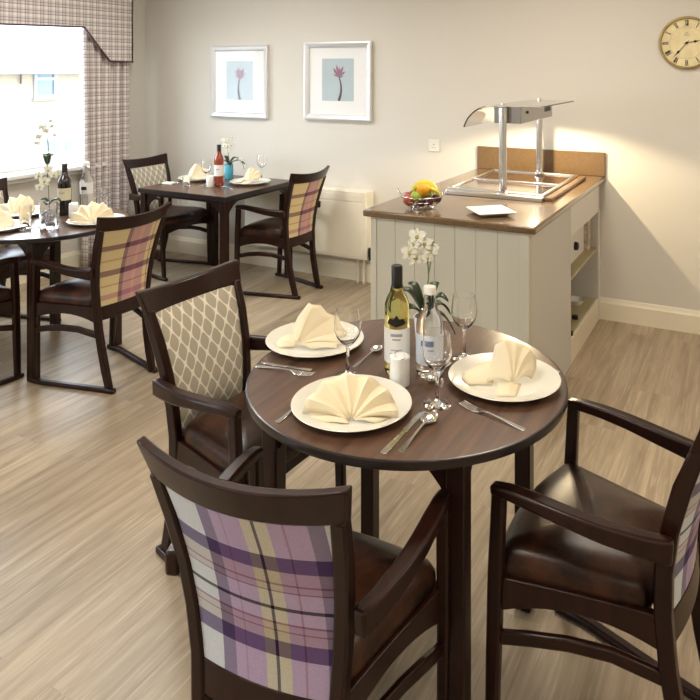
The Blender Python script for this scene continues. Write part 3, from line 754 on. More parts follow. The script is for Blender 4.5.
bottle((-3.596, 2.80, ZT), .30, .037, M['red'], M['black'], plain('parchment_label', S(206, 200, 168), .6), 'dark red wine bottle with parchment label on the window-side table', lab=(.09, .16), shoulder=.62, marks=[(-66, 26, .13, .137, GREY)])
bottle((-3.609, 2.965, ZT), .29, .039, M['water'], M['white'], LAB, 'clear glass water bottle in front of the curtain on the window-side table', neck=.0165, cap=.022, lab=(.10, .17), shoulder=.56, marks=[(-66, 24, .125, .145, M['black'])], name='water_bottle')
bottle((-3.478, 4.0, ZT), .30, .035, M['rose'], M['black'], LAB, 'rose wine bottle with white label on the square table', lab=(.075, .155), shoulder=.62, marks=[(-66, 20, .12, .126, GREY)])

# salt and pepper: two interlocking curved pots
def shaker(name, loc, rz, label, holes):
    r = .0275; n = 14; pts = []
    for k in range(n + 1):
        a = -PI / 2 + PI * k / n; pts.append((r * math.cos(a), r * math.sin(a)))
    for k in range(1, n + 1):     # upper small arc bulging to +x then lower to -x
        a = PI / 2 - PI * k / n; pts.append((-r / 2 * math.cos(a) , r / 2 + r / 2 * math.sin(a)))
    for k in range(1, n):
        a = PI / 2 - PI * k / n; pts.append((r / 2 * math.cos(a), -r / 2 + r / 2 * math.sin(a)))
    pts = [(x * .965 + .0007, y * .965) for x, y in pts]
    root = tag(empty(name, loc, rz), label, 'shaker', 'salt and pepper pair on the near table')
    MB().prism(pts, 0, .078).build('body', M['pot'], root, bevel=.002, smooth=40)
    hb = MB()
    for (x, y) in holes: hb.lathe([(.001, .0782), (.0013, .0782), (.0013, .0786), (.001, .0786)], 8, x, y)
    hb.build('holes', M['black'], root)
shaker('salt_shaker', (-.857, 1.712, ZT), .5, 'white curved salt pot in front of the wine bottle, right half of the pair', [(.012, .004)])
shaker('pepper_shaker', (-.857, 1.712, ZT), .5 + PI, 'white curved pepper pot in front of the wine bottle, left half of the pair', [(.010, .003), (.014, .006), (.010, .009)])
tag(MB().lathe([(.001, 0), (.024, 0), (.026, .004), (.026, .074), (.022, .08), (.001, .08)], 24).build('salt_pot', M['pot'], loc=(-3.505, 3.935, ZT)), 'white salt pot left of the rose bottle on the square table', 'salt pot')
tag(MB().lathe([(.001, 0), (.024, 0), (.026, .004), (.026, .074), (.022, .08), (.001, .08)], 24).build('salt_pot', M['pot'], loc=(-3.50, 2.785, ZT)), 'white salt pot right of the dark wine bottle on the window-side table', 'salt pot')

# ------------------------------------------------------------------ cutlery (length along +Y, head at +Y)
def flat(mb, prof, t=.0022, n=1):
    """prof: (y, halfwidth, z)"""
    rs = []
    for y, w_, z in prof: rs.append([(-w_, y, z), (w_, y, z), (w_ * .92, y, z + t), (-w_ * .92, y, z + t)])
    mb.rings(rs)
def make_fork(L=.19):
    mb = MB(); s_ = L / .19
    flat(mb, [(-.095, .004, .0), (-.093, .0075, .0), (-.07, .0068, .001), (-.03, .0035, .004), (.01, .0028, .006), (.025, .004, .005), (.035, .011, .002), (.05, .0125, .001)])
    for k in range(4):
        x = -.0105 + .007 * k
        mb.rings([[(x + a * w_, y, z + (.0018 if c else 0)) for a, c in ((-1, 0), (1, 0), (1, 1), (-1, 1))] for y, w_, z in ((.049, .0022, .001), (.07, .0018, .002), (.088, .0015, .005), (.094, .0007, .0065))])
    return mb.xform(Matrix.Scale(s_, 4)).build('fork', M['cutlery'], bevel=.0006, smooth=50)
def make_spoon(L=.19, name='spoon'):
    mb = MB(); s_ = L / .19
    flat(mb, [(-.095, .004, .0), (-.093, .008, .0), (-.07, .007, .001), (-.03, .0035, .004), (.01, .0028, .007), (.03, .0032, .0075), (.042, .005, .0065)])
    def bowl(u, v, k):
        a = 2 * PI * u; rr = v; x = .0195 * rr * math.sin(a) * (1 - .12 * math.cos(a)); y = .065 + .030 * rr * math.cos(a)
        return (x, y, .0003 + .0068 * rr * rr + (.0012 if k else 0))
    mb.slab(bowl, 28, 6)
    return mb.xform(Matrix.Scale(s_, 4)).build(name, M['cutlery'], smooth=60)
def make_knife(L=.22):
    mb = MB(); s_ = L / .22
    flat(mb, [(-.11, .005, 0), (-.108, .0085, 0), (-.08, .0085, 0), (-.02, .006, .0), (.0, .0055, 0)], .004)
    mb.rings([[(-w0, y, .0006), (w1, y, .0006), (w1, y, .0022), (-w0, y, .0022)] for y, w0, w1 in ((-.001, .0055, .0055), (.01, .0095, .006), (.06, .0105, .006), (.095, .008, .006), (.11, .0005, .0055))])
    return mb.xform(Matrix.Scale(s_, 4)).build('knife', M['cutlery'], bevel=.0005, smooth=50)
def put(o, x, y, deg, lab, cat, gr='cutlery on the near table', z=ZT):
    o.location = (x, y, z); o.rotation_euler.z = math.radians(deg); tag(o, lab, cat, gr); return o
fk = make_fork(); sp_ = make_spoon(); kn = make_knife()
put(fk, -.573, 1.654, 74.3, 'steel fork in front of the right plate of the near table', 'fork')
put(copy_tree(fk), -1.185, 1.637, -84, 'steel fork in front of the left back plate of the near table', 'fork')
put(copy_tree(fk), -1.028, 1.485, 0, 'steel fork partly under the front plate, left side, near table', 'fork')
put(sp_, -.703, 1.503, 0, 'steel spoon beside the knife, right of the front plate', 'spoon')
put(copy_tree(sp_), -1.022, 1.83, 0, 'steel spoon behind the wine glass, right of the left back plate', 'spoon').scale = (.85, .85, .85)
put(copy_tree(sp_), -.786, 1.828, 180, 'steel spoon beside the water bottle, left of the right plate', 'spoon').scale = (.8, .8, .8)
put(kn, -.734, 1.492, 0, 'steel knife right of the front plate of the near table', 'knife')
put(copy_tree(kn), -.585, 2.008, 71, 'steel knife partly hidden behind the right plate of the near table', 'knife').scale = (.95, .95, .95)
k2 = copy_tree(kn); put(k2, -1.20, 1.664, 97, 'steel knife parallel to the fork before the left back plate', 'knife'); k2.scale = (.75, .75, .75)
put(copy_tree(fk), -3.78, 3.93, 70, 'steel fork in front of the left plate on the square table', 'fork', 'cutlery on the square table')
put(copy_tree(fk), -3.38, 3.96, 70, 'steel fork in front of the right plate on the square table', 'fork', 'cutlery on the square table')
put(copy_tree(fk), -3.47, 2.45, -20, 'steel fork near the front edge of the window-side table', 'fork', 'cutlery on the window-side table')
cd = tag(MB().box(-.045, .045, -.03, .03, 0, .012).build('napkin_packet', M['white'], bevel=.002, loc=(-3.865, 3.90, ZT), rz=.2), 'small flat white packet at the left corner of the square table', 'packet')

# ------------------------------------------------------------------ orchids
def petal_flower(root, c, s, yaw, pitch, seed):
    R = random.Random(seed); mb = MB(); mt = Matrix.Translation(c) @ Euler((pitch, 0, yaw)).to_matrix().to_4x4()
    spec = [(90, .9, .55), (210, .9, .5), (330, .9, .5), (150, 1.05, .85), (30, 1.05, .85)]
    for a, ln, wd in spec:
        a = math.radians(a + R.uniform(-8, 8))
        def fn(u, v, a=a, ln=ln, wd=wd):
            r = s * ln * v; hw = s * wd * .5 * math.sin(PI * min(1, v * .9 + .08)) ** .7; w_ = (2 * u - 1) * hw
            x = r * math.cos(a) - w_ * math.sin(a); y = r * math.sin(a) + w_ * math.cos(a)
            return mt @ Vector((x, y, .12 * s * math.sin(v * 2.5) - .25 * s * v * v * (1 - abs(2 * u - 1))))
        mb.grid(fn, 4, 5)
    f_ = mb.build('flower', M['petal'], root, solid=.0008, smooth=80)
    MB().sphere(mt @ Vector((0, 0, .08 * s)), s * .2, 8, 6).build('lip', M['petal_dull'], f_)
def orchid_leaf(mb, p0, d, L, w_, rise, droop):
    d = Vector((math.cos(d), math.sin(d), 0)); sd = Vector((-d.y, d.x, 0))
    def fn(u, v):
        t = v; c = Vector(p0) + d * L * t * (1 - .15 * t) + Vector((0, 0, rise * math.sin(PI * .5 * min(1, t * 1.4)) - droop * t * t))
        hw = w_ * math.sin(PI * (.08 + .92 * t)) ** .6 * (1 if t < .98 else .2)
        q = 2 * u - 1; return c + sd * hw * q + Vector((0, 0, .35 * w_ * q * q))
    mb.grid(fn, 4, 8)
def leaf_obj(root, *a):
    m_ = MB(); orchid_leaf(m_, *a); m_.build('leaf', M['leaf'], root, solid=.0016, smooth=80)
def stem_obj(root, pts, r=.0022):
    # smooth catmull-ish resample
    P = [Vector(p) for p in pts]; out = []
    for i in range(len(P) - 1):
        a, b0, c, d = P[max(i - 1, 0)], P[i], P[i + 1], P[min(i + 2, len(P) - 1)]
        for k in range(5):
            t = k / 5; out.append(.5 * ((2 * b0) + (c - a) * t + (2 * a - 5 * b0 + 4 * c - d) * t * t + (3 * b0 - a - 3 * c + d) * t ** 3))
    out.append(P[-1]); MB().tube(out, r, 8).build('stem', M['stem'], root, smooth=60)
CR = Vector((math.cos(VIEW), math.sin(VIEW), 0)); CF = Vector((-math.sin(VIEW), math.cos(VIEW), 0))
def vr(a, b_, z): return tuple(CR * a + CF * b_ + Vector((0, 0, z)))
# near table orchid
o1 = tag(empty('potted_orchid', (-.905, 1.985, ZT)), 'white orchid in a small white pot behind the bottles on the near table', 'orchid')
MB().lathe([(.001, 0), (.026, 0), (.028, .002), (.036, .085), (.036, .092), (.033, .092), (.032, .08), (.001, .078)], 32).build('pot', M['pot'], o1)
MB().lathe([(.001, .0785), (.031, .0785), (.028, .084), (.001, .088)], 20).build('bark', M['soil'], o1)
for a, L, w_, rs, dr in ((165, .095, .021, .080, .0), (200, .09, .022, .045, .02), (150, .07, .020, .095, .0), (20, .10, .020, .060, .06), (345, .085, .020, .085, .03), (50, .08, .018, .09, .0), (290, .06, .019, .03, .03), (5, .11, .017, .035, .09)):
    leaf_obj(o1, (0, 0, .086), math.radians(a) + VIEW, L, w_, rs, dr)
stem_obj(o1, [(0, 0, .08), vr(.004, 0, .16), vr(.010, 0, .22), vr(.004, 0, .28), vr(-.010, 0, .325), vr(-.022, -.01, .345)])
stem_obj(o1, [vr(.010, 0, .22), vr(.018, -.004, .27), vr(.020, -.008, .31), vr(.026, -.01, .325)], .0018)
for i, (a, z, s_) in enumerate(((-.020, .338, .026), (-.044, .290, .024), (-.026, .272, .025), (.004, .318, .023), (.022, .300, .024), (.012, .274, .018), (-.030, .315, .018))):
    petal_flower(o1, vr(a - .006, -.012 - .004 * (i % 2), z), s_ * 1.2, VIEW + .35 * (i % 3 - 1), math.radians(66 + 12 * (i % 2)), i)
# window-side table orchid in a glass vase with pebbles
o2 = tag(empty('orchid_vase', (-3.37, 2.53, ZT)), 'tall white orchid in a glass vase of pebbles on the window-side table', 'orchid')
tumbler_mesh(.052, .15).build('vase', M['glass'], o2, smooth=60)
pb = MB()
R = random.Random(3)
for k in range(34):
    a = R.uniform(0, 2 * PI); rr = .034 * math.sqrt(R.random()); pb.sphere((rr * math.cos(a), rr * math.sin(a), .020 + .0024 * k), .0095, 8, 6)
tag(pb.build('pebbles', M['pebble'], o2), kind='stuff')
stem_obj(o2, [(0, 0, .09), vr(-.004, 0, .2), vr(-.012, 0, .32), vr(-.004, 0, .42), vr(-.012, 0, .50), vr(-.02, 0, .56)])
for a, L, w_, rs, dr in ((10, .07, .022, .03, .02), (190, .05, .02, .03, .01), (280, .06, .022, .02, .02)):
    leaf_obj(o2, (0, 0, .13), math.radians(a) + VIEW, L, w_, rs, dr)
for a, L, w_, rs, dr in ((120, .05, .02, .05, .0), (20, .035, .018, .05, .0)):
    leaf_obj(o2, vr(-.01, 0, .34), math.radians(a) + VIEW, L, w_, rs, dr)
for i, (a, z, s_) in enumerate(((-.05, .28, .032), (-.02, .25, .034), (.03, .285, .026), (.055, .30, .022), (-.045, .22, .028), (.0, .31, .028), (-.05, .49, .024), (-.015, .52, .022), (-.035, .54, .02), (.02, .545, .014), (.035, .50, .013), (-.06, .455, .018), (.012, .575, .012))):
    petal_flower(o2, vr(a, -.012, z), s_, VIEW + .3 * (i % 3 - 1), math.radians(75), 20 + i)
# square table: blue vase
o3 = tag(empty('flower_vase', (-3.62, 4.28, ZT)), 'turquoise glass vase of white orchids and dark leaves on the square table', 'vase')
MB().lathe([(.001, 0), (.030, 0), (.033, .004), (.034, .06), (.031, .115), (.029, .115), (.030, .06), (.028, .012), (.001, .010)], 28).build('vase', M['blue'], o3, smooth=60)
for a, L, w_, rs, dr in ((0, .15, .018, .055, .06), (180, .07, .018, .04, .02), (40, .09, .02, .06, .02), (150, .06, .02, .06, .0), (300, .06, .018, .03, .03)):
    leaf_obj(o3, (0, 0, .11), math.radians(a) + VIEW, L, w_, rs, dr)
stem_obj(o3, [(0, 0, .05), vr(.0, 0, .15), vr(-.01, 0, .22), vr(-.02, 0, .29)])
stem_obj(o3, [vr(0, 0, .12), vr(.05, -.01, .17), vr(.1, -.01, .13), vr(.12, -.02, .08)], .0018)
for i, (a, z, s_) in enumerate(((-.03, .26, .026), (.0, .30, .024), (.02, .26, .026), (-.045, .30, .02), (.03, .32, .02), (-.01, .22, .022), (.09, .15, .022), (.115, .10, .02))):
    petal_flower(o3, vr(a, -.012, z), s_, VIEW + .3 * (i % 3 - 1), math.radians(75), 50 + i)

# ------------------------------------------------------------------ servery
CX0, CX1, CY0, CY1 = -1.665, -.872, 3.01, 4.585
cab = tag(empty('servery_cabinet', ((CX0 + CX1) / 2, (CY0 + CY1) / 2, 0)), 'sage cream panelled servery cabinet with open shelves below the brown worktop', 'cabinet')
def cp(name, mb, mat, bev=.003, label=None):
    o = mb.xform(Matrix.Translation(-Vector(cab.location))).build(name, mat, cab, bevel=bev)
    if label: o['label'] = label
    return o
# tongue and groove front: boards with V grooves
xs = [CX0 + .03 + (CX1 - CX0 - .075) * k / 7 for k in range(8)]
fp = MB()
poly = [(CX0 + .02, CY0 + .02)]
for k in range(8):
    if 0 < k < 7: poly += [(xs[k] - .0022, CY0 + .004), (xs[k], CY0 + .0075), (xs[k] + .0022, CY0 + .004)]
    else: poly.append((xs[k], CY0 + .004))
poly.append((CX1 - .03, CY0 + .02))
fp.prism(poly, 0.0, .877); cp('front_panel', fp, M['panel'], 0)
cp('corner_post', MB().box(CX0, CX0 + .032, CY0 - .002, CY0 + .04, 0, .877), M['panel'])
cp('corner_post', MB().box(CX1 - .045, CX1 - .001, CY0 - .002, CY0 + .04, 0, .877), M['panel'])
cp('left_side_panel', MB().box(CX0, CX0 + .018, CY0 + .04, CY1, 0, .877), M['panel'])
cp('right_side_panel', MB().box(CX1 - .018, CX1, CY0 + .04, 3.80, 0, .877), M['carcass'])
cp('inner_panel', MB().box(CX0 + .1, CX1 - .018, 3.782, 3.80, 0, .877), M['carcass'])
cp('end_panel', MB().box(CX0 + .1, CX1, 4.555, CY1, 0, .877), M['carcass'])
cp('back_panel', MB().box(CX0 + .1, CX0 + .112, 3.80, 4.555, 0, .877), M['carcass'])
cp('fascia', MB().box(CX1 - .018, CX1, 3.80, 4.555, .69, .877), M['white'])
cp('plinth', MB().box(CX1 - .018, CX1 - .001, 3.80, 4.555, 0, .137), M['skirting'])
cp('bottom_board', MB().box(CX0 + .112, CX1 - .019, 3.80, 4.555, .12, .138), M['shelf'])
cp('shelf', MB().box(CX0 + .112, CX1 - .008, 3.80, 4.555, .445, .463), M['shelf'])
cp('end_post', MB().box(CX1 - .02, CX1 + .002, 4.557, 4.604, 0, .70), M['white'], .002)
# worktop
wt = tag(empty('servery_worktop', (-1.26, 3.78, .877)), 'brown polished stone worktop with upstand on the servery cabinet', 'worktop')
MB().box(-1.697 + 1.26, -.838 + 1.26, 2.985 - 3.78, 4.606 - 3.78, .0, .033).build('worktop_slab', M['worktop'], wt, bevel=.008, seg=3)
MB().box(-1.697 + 1.26, -.838 + 1.26, 4.584 - 3.78, 4.606 - 3.78, .0332, .185).build('upstand', M['worktop'], wt, bevel=.003)
CT = .9102
# hot plate
hp = tag(empty('hot_plate', (-1.24, 3.99, CT)), 'steel framed ceramic hot plate set on the servery worktop', 'hot plate')
MB().box(-.28, .318, -.385, .43, 0, .018).build('tray', M['hotboard'], hp, bevel=.004)
def frame_ring(mb, x0, x1, y0, y1, w_, z0, z1):
    mb.box(x0, x1, y0, y0 + w_, z0, z1); mb.box(x0, x1, y1 - w_, y1, z0, z1); mb.box(x0, x0 + w_, y0 + w_, y1 - w_, z0, z1); mb.box(x1 - w_, x1, y0 + w_, y1 - w_, z0, z1)
fr = MB(); frame_ring(fr, -.272, .275, -.382, .40, .022, .0185, .030); fr.box(-.25, .253, -.02, .002, .0185, .030)
fr.build('steel_frame', M['steel'], hp, bevel=.003)
MB().box(-.25, .253, -.358, .376, .0185, .0215).build('ceramic_panel', M['ceran'], hp)
MB().box(-.272, .275, -.432, -.387, 0, .022).build('control_strip', M['steel'], hp, bevel=.003)
# heated gantry
gt = tag(empty('heated_gantry', (-1.192, 3.99, CT)), 'chrome post heated gantry with curved glass shelf over the hot plate', 'gantry')
for dy in (-.375, .345):
    zb = .022 if dy < 0 else .031
    p = MB().lathe([(.021, zb + .0), (.021, .40), (.024, .40), (.024, .478), (.001, .478)][::-1] + [(.001, zb)], 28, 0, dy).build('post', M['chrome'], gt, smooth=50)
    MB().lathe([(.036, zb), (.036, zb + .006), (.022, zb + .012), (.022, zb)], 28, 0, dy, loop=True).build('post_flange', M['chrome'], p)
    MB().lathe([(.001, .500), (.014, .500), (.014, .492), (.001, .492)], 16, 0, dy).build('cap_nut', M['chrome'], p)
hb = MB(); hb.box(-.062, .088, -.34, -.325, .392, .482); hb.box(-.062, .088, .30, .315, .392, .482); hb.box(-.062, -.056, -.325, .30, .392, .482); hb.box(.082, .088, -.325, .30, .392, .482); hb.box(-.056, .082, -.325, .30, .474, .482)
hg = hb.build('lamp_housing', plain('dark_steel_housing', (.38, .37, .36, 1), .22, 1), gt, bevel=.002)
vb = MB()
for k in range(4): vb.box(.0882, .0895, .14 + .035 * k, .166 + .035 * k, .43, .47)
vb.build('vent_slots', M['black'], hg)
MB().lathe([(.001, 0), (.008, 0), (.008, .006), (.001, .006)], 16).xform(Matrix.Translation((.088, -.22, .447)) @ Matrix.Rotation(PI / 2, 4, 'Y')).build('switch', M['black'], hg)
def gl(u, v, k):
    # curved down at the servery front (-x) side
    s_ = u; t = .0035 if k else -.0035
    if s_ < .45:
        a = (1 - s_ / .45) * math.radians(74); R_ = .165
        cx, cz = -.055, .485 - R_; x = cx - (R_ + t) * math.sin(a); z = cz + (R_ + t) * math.cos(a)
    else:
        x = -.055 + (.27) * (s_ - .45) / .55; z = .485 + t
    return (x, -.40 + .74 * v, z + .002)
MB().slab(gl, 24, 2).build('glass_shelf', M['glass'], gt, smooth=30)
# lamps inside the housing
for dy, e in ((-.12, 12), (.18, 19)):
    l = bpy.data.lights.new('gantry_lamp', 'SPOT'); l.energy = e; l.color = (1, .80, .50); l.spot_size = math.radians(158); l.spot_blend = .22; l.shadow_soft_size = .012
    lo = bpy.data.objects.new('gantry_lamp', l); C.objects.link(lo); lo.location = (.013, dy, .402); lo.parent = gt

# white dish
dh = tag(empty('square_dish', (-1.105, 3.17, CT), math.radians(-49)), 'white square dish standing on the servery worktop', 'dish')
rs = []
for q, z in ((.055, 0), (.060, 0), (.088, .016), (.094, .019), (.092, .0215), (.060, .010), (.02, .009)):
    rr = .008; pts = []
    for cx, cy, a0 in ((q - rr, q - rr, 0), (-q + rr, q - rr, 90), (-q + rr, -q + rr, 180), (q - rr, -q + rr, 270)):
        for k in range(5):
            a = math.radians(a0 + 22.5 * k); pts.append((cx + rr * math.cos(a), cy + rr * math.sin(a), z))
    rs.append(pts)
MB().rings(rs).build('dish_body', M['pot'], dh, smooth=40)
# wire fruit basket
FB = (-1.46, 3.16, CT)
fb = tag(empty('fruit_basket', FB), 'round wire fruit basket on the servery worktop', 'basket')
def ringp(r, z, n=40): return [(r * math.cos(2 * PI * k / n), r * math.sin(2 * PI * k / n), z) for k in range(n)]
wr = MB()
for r, z, t in ((.052, .003, .003), (.078, .018, .0016), (.094, .038, .0016), (.104, .062, .0026)): wr.tube(ringp(r, z), t, 8, loop=True)
for k in range(14):
    a = 2 * PI * k / 14; wr.tube([(r * math.cos(a), r * math.sin(a), z) for r, z in ((.02, .004), (.052, .003), (.078, .018), (.094, .038), (.104, .062))], .0013, 6)
wr.build('wire_bowl', M['chrome'], fb, smooth=60)
for a in (0, PI):
    d = CR * math.cos(a); s2 = CF
    pts = [tuple(d * (.104 + .018 * math.sin(PI * t)) + s2 * (.03 * math.cos(PI * t)) + Vector((0, 0, .062 + .034 * math.sin(PI * t)))) for t in [k / 12 for k in range(13)]]
    MB().tube(pts, .0026, 8).build('handle', M['chrome'], fb, smooth=60)
FG = 'fruit in the wire basket'
def fruit(name, mat, rel, r, lab, cat, sc=(1, 1, .95), st=True):
    a, b0, z = rel; p = Vector(FB) + CR * a + CF * b0 + Vector((0, 0, z))
    root = tag(empty(name, p), lab, cat, FG)
    mb = MB(); pr = []
    for i in range(15):
        t = -PI / 2 + PI * i / 14; rr = r * math.cos(t) * sc[0]; zz = r * math.sin(t) * sc[2]
        if cat in ('apple', 'plum') and i >= 12: zz -= (i - 11) * r * .07
        pr.append((rr, zz))
    mb.lathe(pr, 24).build('flesh', mat, root, smooth=80)
    if st: MB().tube([(0, 0, r * .6), (.002, .001, r * 1.0)], .0014, 6).build('stalk', M['soil'], root)
fruit('orange', M['orange'], (.005, -.050, .099), .033, 'bright orange on top of the fruit basket', 'orange', st=False)
fruit('apple', M['apple'], (-.062, -.040, .046), .031, 'red apple at the left of the fruit basket', 'apple')
fruit('apple', M['apple_green'], (-.026, -.052, .066), .030, 'green apple left below the orange in the fruit basket', 'apple')
fruit('apple', M['apple'], (-.055, .028, .048), .031, 'red apple at the back left of the fruit basket', 'apple')
fruit('plum', M['plum'], (.032, -.066, .046), .025, 'dark plum at the front right of the fruit basket', 'plum')
fruit('plum', M['plum'], (.072, -.030, .050), .025, 'dark plum at the right end of the fruit basket', 'plum')
fruit('plum', M['plum'], (-.008, -.060, .030), .022, 'dark plum lowest in the middle of the fruit basket', 'plum')
fruit('apple', M['apple_green'], (.02, .03, .055), .036, 'green apple behind the orange in the fruit basket', 'apple')
def banana(rel, L, r, yaw, roll, lab):
    a, b0, z = rel; p = Vector(FB) + CR * a + CF * b0 + Vector((0, 0, z)); root = tag(empty('banana', p, VIEW + yaw), lab, 'banana', FG)
    pts = []; rad = []
    for i in range(17):
        t = i / 16; ang = math.radians(-62 + 124 * t); q = L * .62
        x = q * math.sin(ang); zz = q * (math.cos(ang) - .75)
        pts.append((x, -math.sin(roll) * zz, math.cos(roll) * zz)); rad.append(r * (.28 + .72 * math.sin(PI * min(1, max(0, .04 + .92 * t))) ** .5))
    MB().tube(pts, rad, 6).build('skin', M['banana'], root, smooth=25)
    tip = Vector(pts[0]); d = (tip - Vector(pts[1])).normalized(); MB().tube([tip, tip + d * .012], [r * .3, r * .22], 6).build('stalk', M['leaf'], root)
banana((.012, .0, .100), .105, .016, .1, 0, 'front banana arching over the top of the fruit basket')
banana((.016, .036, .100), .105, .016, -.05, -.25, 'back banana arching behind the orange in the fruit basket')
banana((.040, -.022, .086), .085, .015, -.5, .5, 'banana leaning over the right side of the fruit basket')
# shelf contents
bx_ = tag(empty('tea_carton', (-.995, 4.22, .4632)), 'white carton with a round black mark on the servery shelf', 'carton')
MB().box(-.055, .055, -.18, .22, 0, .165).build('carton_body', M['carton'], bx_, bevel=.002)
MB().lathe([(.001, 0), (.026, 0), (.022, .02), (.001, .026)], 24).xform(Matrix.Translation((.0552, -.03, .085)) @ Matrix.Rotation(PI / 2, 4, 'Y')).build('round_mark', M['black'], bx_)
tag(MB().box(-.05, .05, -.03, .03, 0, .19).build('leaflet_box', plain('floral_card', S(206, 190, 176), .6, var=.35, vscale=30), bevel=.002, loc=(-.965, 4.49, .4632)), 'patterned card box at the far end of the servery shelf', 'box')
dd = MB().lathe([(.001, 0), (.04, 0), (.06, .03), (.057, .03), (.038, .004), (.001, .004)], 28).build('small_bowl', M['pot'], loc=(-.985, 4.40, .1382)); tag(dd, 'small white bowl on the bottom board of the servery', 'bowl')
for k, (x, y, lab) in enumerate(((-.895, 3.87, 'dark jar lid nearest the panel on the bottom board of the servery'), (-.925, 4.13, 'dark jar lid in front of the white bowl on the bottom board'))):
    tag(MB().lathe([(.001, 0), (.018, 0), (.018, .02), (.001, .022)], 20).build('jar_lid', M['black'], loc=(x, y, .1382)), lab, 'lid', 'dark lids on the bottom board')

# ------------------------------------------------------------------ wall things
def picture(loc, wd, hgt, label, stem_lean, glass_m):
    """hangs on back wall, local +x right, z up, front faces -y"""
    root = tag(empty('picture_frame', loc), label, 'picture', 'framed flower prints on the back wall')
    t = .045; dpt = .03; rs = []
    for (ins, y) in ((0, 0), (0, -dpt), (.012, -dpt - .004), (.034, -dpt + .004), (t, -.018), (t, 0)):
        x, z = wd / 2 - ins, hgt / 2 - ins; rs.append([(-x, y, -z), (x, y, -z), (x, y, z), (-x, y, z)])
    MB().rings(rs, loop=True).build('frame', M['silver_frame'], root, smooth=0, bevel=.001)
    MB().box(-wd / 2 + .03, wd / 2 - .03, -.010, -.001, -hgt / 2 + .03, hgt / 2 - .03).build('mat_board', M['mat_board'], root, smooth=0)
    pw, ph = wd * .235, hgt * .27
    pr = MB().box(-pw, pw, -.0112, -.0102, -ph + .01, ph + .01).build('print', M['print'], root, smooth=0)
    st = []
    for i in range(9):
        q = i / 8; st.append((stem_lean * (.026 * math.sin(q * 3.0) * (1 - .3 * q)) + .010, -.0125, -ph + .012 + q * ph * 1.15))
    MB().strip(st, [(.022 - .014 * i / 8, .001) for i in range(9)], side=(1, 0, 0)).build('flower_stalk', M['stalk_ink'], pr, smooth=0)
    fl = MB(); hx, hz = st[-1][0] - .004, st[-1][2]
    for ia, a in enumerate((-66, -34, -10, 8, 30, 58, 74)):
        a = math.radians(90 - a); L = (.052, .084, .090, .078, .092, .074, .05)[ia]; hz_ = hz + (.0, .0, .004, -.004, .0, .002, -.006)[ia]
        o0 = len(fl.v); pts = [(0, 0), (.3, .10), (.65, .13), (1, .03), (.75, -.08), (.3, -.10)]
        vs = [(hx + L * (p[0] * math.cos(a) - p[1] * math.sin(a)), -.0126 - .0001 * (a % 1), hz_ - .004 + L * (p[0] * math.sin(a) + p[1] * math.cos(a))) for p in pts]
        fl.add(vs, [(0, 1, 2, 3, 4, 5)])
    fl.build('flower_head', M['flower_ink'], pr, smooth=0, solid=.0006)
    MB().box(-wd / 2 + t - .004, wd / 2 - t + .004, -.0185, -.0165, -hgt / 2 + t - .004, hgt / 2 - t + .004).build('glazing', glass_m, root, smooth=0)
    return root
GZ = thin_pane('picture_glazing', 1.36)
picture((-3.778, YB - .001, 1.487), .59, .595, 'left silver framed flower print, its glass catching window light', -1, GZ)
picture((-2.830, YB - .001, 1.500), .60, .60, 'right silver framed print of a mauve flower on pale blue', 1, GZ)
# clock
ck = tag(empty('wall_clock', (-.357, YB, 1.752)), 'round cream wall clock with roman numerals on the back wall at right', 'clock')
RX = Matrix.Rotation(PI / 2, 4, 'X')   # local z -> -y
MB().lathe([(.001, 0), (.152, 0), (.160, .006), (.161, .020), (.155, .030), (.148, .032), (.145, .022), (.145, .012), (.001, .012)], 72).xform(RX).build('rim', M['clock_rim'], ck, smooth=50)
MB().lathe([(.001, .0125), (.1445, .0125), (.1445, .0165), (.001, .0165)], 64).xform(RX).build('dial', M['clock_face'], ck)
GL = {'I': [((0, -1), (0, 1))], 'V': [((-.35, 1), (0, -1)), ((.35, 1), (0, -1))], 'X': [((-.4, 1), (.4, -1)), ((.4, 1), (-.4, -1))]}
WD = {'I': .36, 'V': .85, 'X': .95}
for hnum, txt in enumerate(['XII', 'I', 'II', 'III', 'IIII', 'V', 'VI', 'VII', 'VIII', 'IX', 'X', 'XI']):
    tot = sum(WD[c] for c in txt); cur = -tot / 2; nm = MB(); hh = .0165; ks = .013
    for c in txt:
        cx = cur + WD[c] / 2; cur += WD[c]
        for i_, (p, q) in enumerate(GL[c]):
            th = .0042 if i_ == 0 else .0022
            P0, P1 = Vector(((cx + p[0]) * ks, p[1] * hh, 0)), Vector(((cx + q[0]) * ks, q[1] * hh, 0)); d = (P1 - P0).normalized(); n_ = Vector((-d.y, d.x, 0)) * th / 2
            nm.rings([[tuple(P0 - n_), tuple(P0 + n_), tuple(P1 + n_), tuple(P1 - n_)], [tuple(Vector(v_) + Vector((0, 0, .0008))) for v_ in (P0 - n_, P0 + n_, P1 + n_, P1 - n_)]])
    for e_ in (-1, 1): nm.box(-tot / 2 * ks, tot / 2 * ks, e_ * hh - .0006, e_ * hh + .0006, 0, .0008)
    a = -hnum * PI / 6
    nm.xform(RX @ Matrix.Rotation(a, 4, 'Z') @ Matrix.Translation((0, .121, .0167))).build('numeral', M['ink'], ck, smooth=0)
MB().lathe([(.096, .0166), (.0972, .0166), (.0972, .0171), (.096, .0171)], 64, loop=True).xform(RX).build('minute_track', M['ink_faint'], ck)
dm = MB(); 
for k in range(3): dm.box(-.016 + .004 * k, .016 - .004 * k, .045 + .008 * k, .0475 + .008 * k, .0166, .0172)
dm.xform(RX).build('dial_mark', M['ink_faint'], ck)
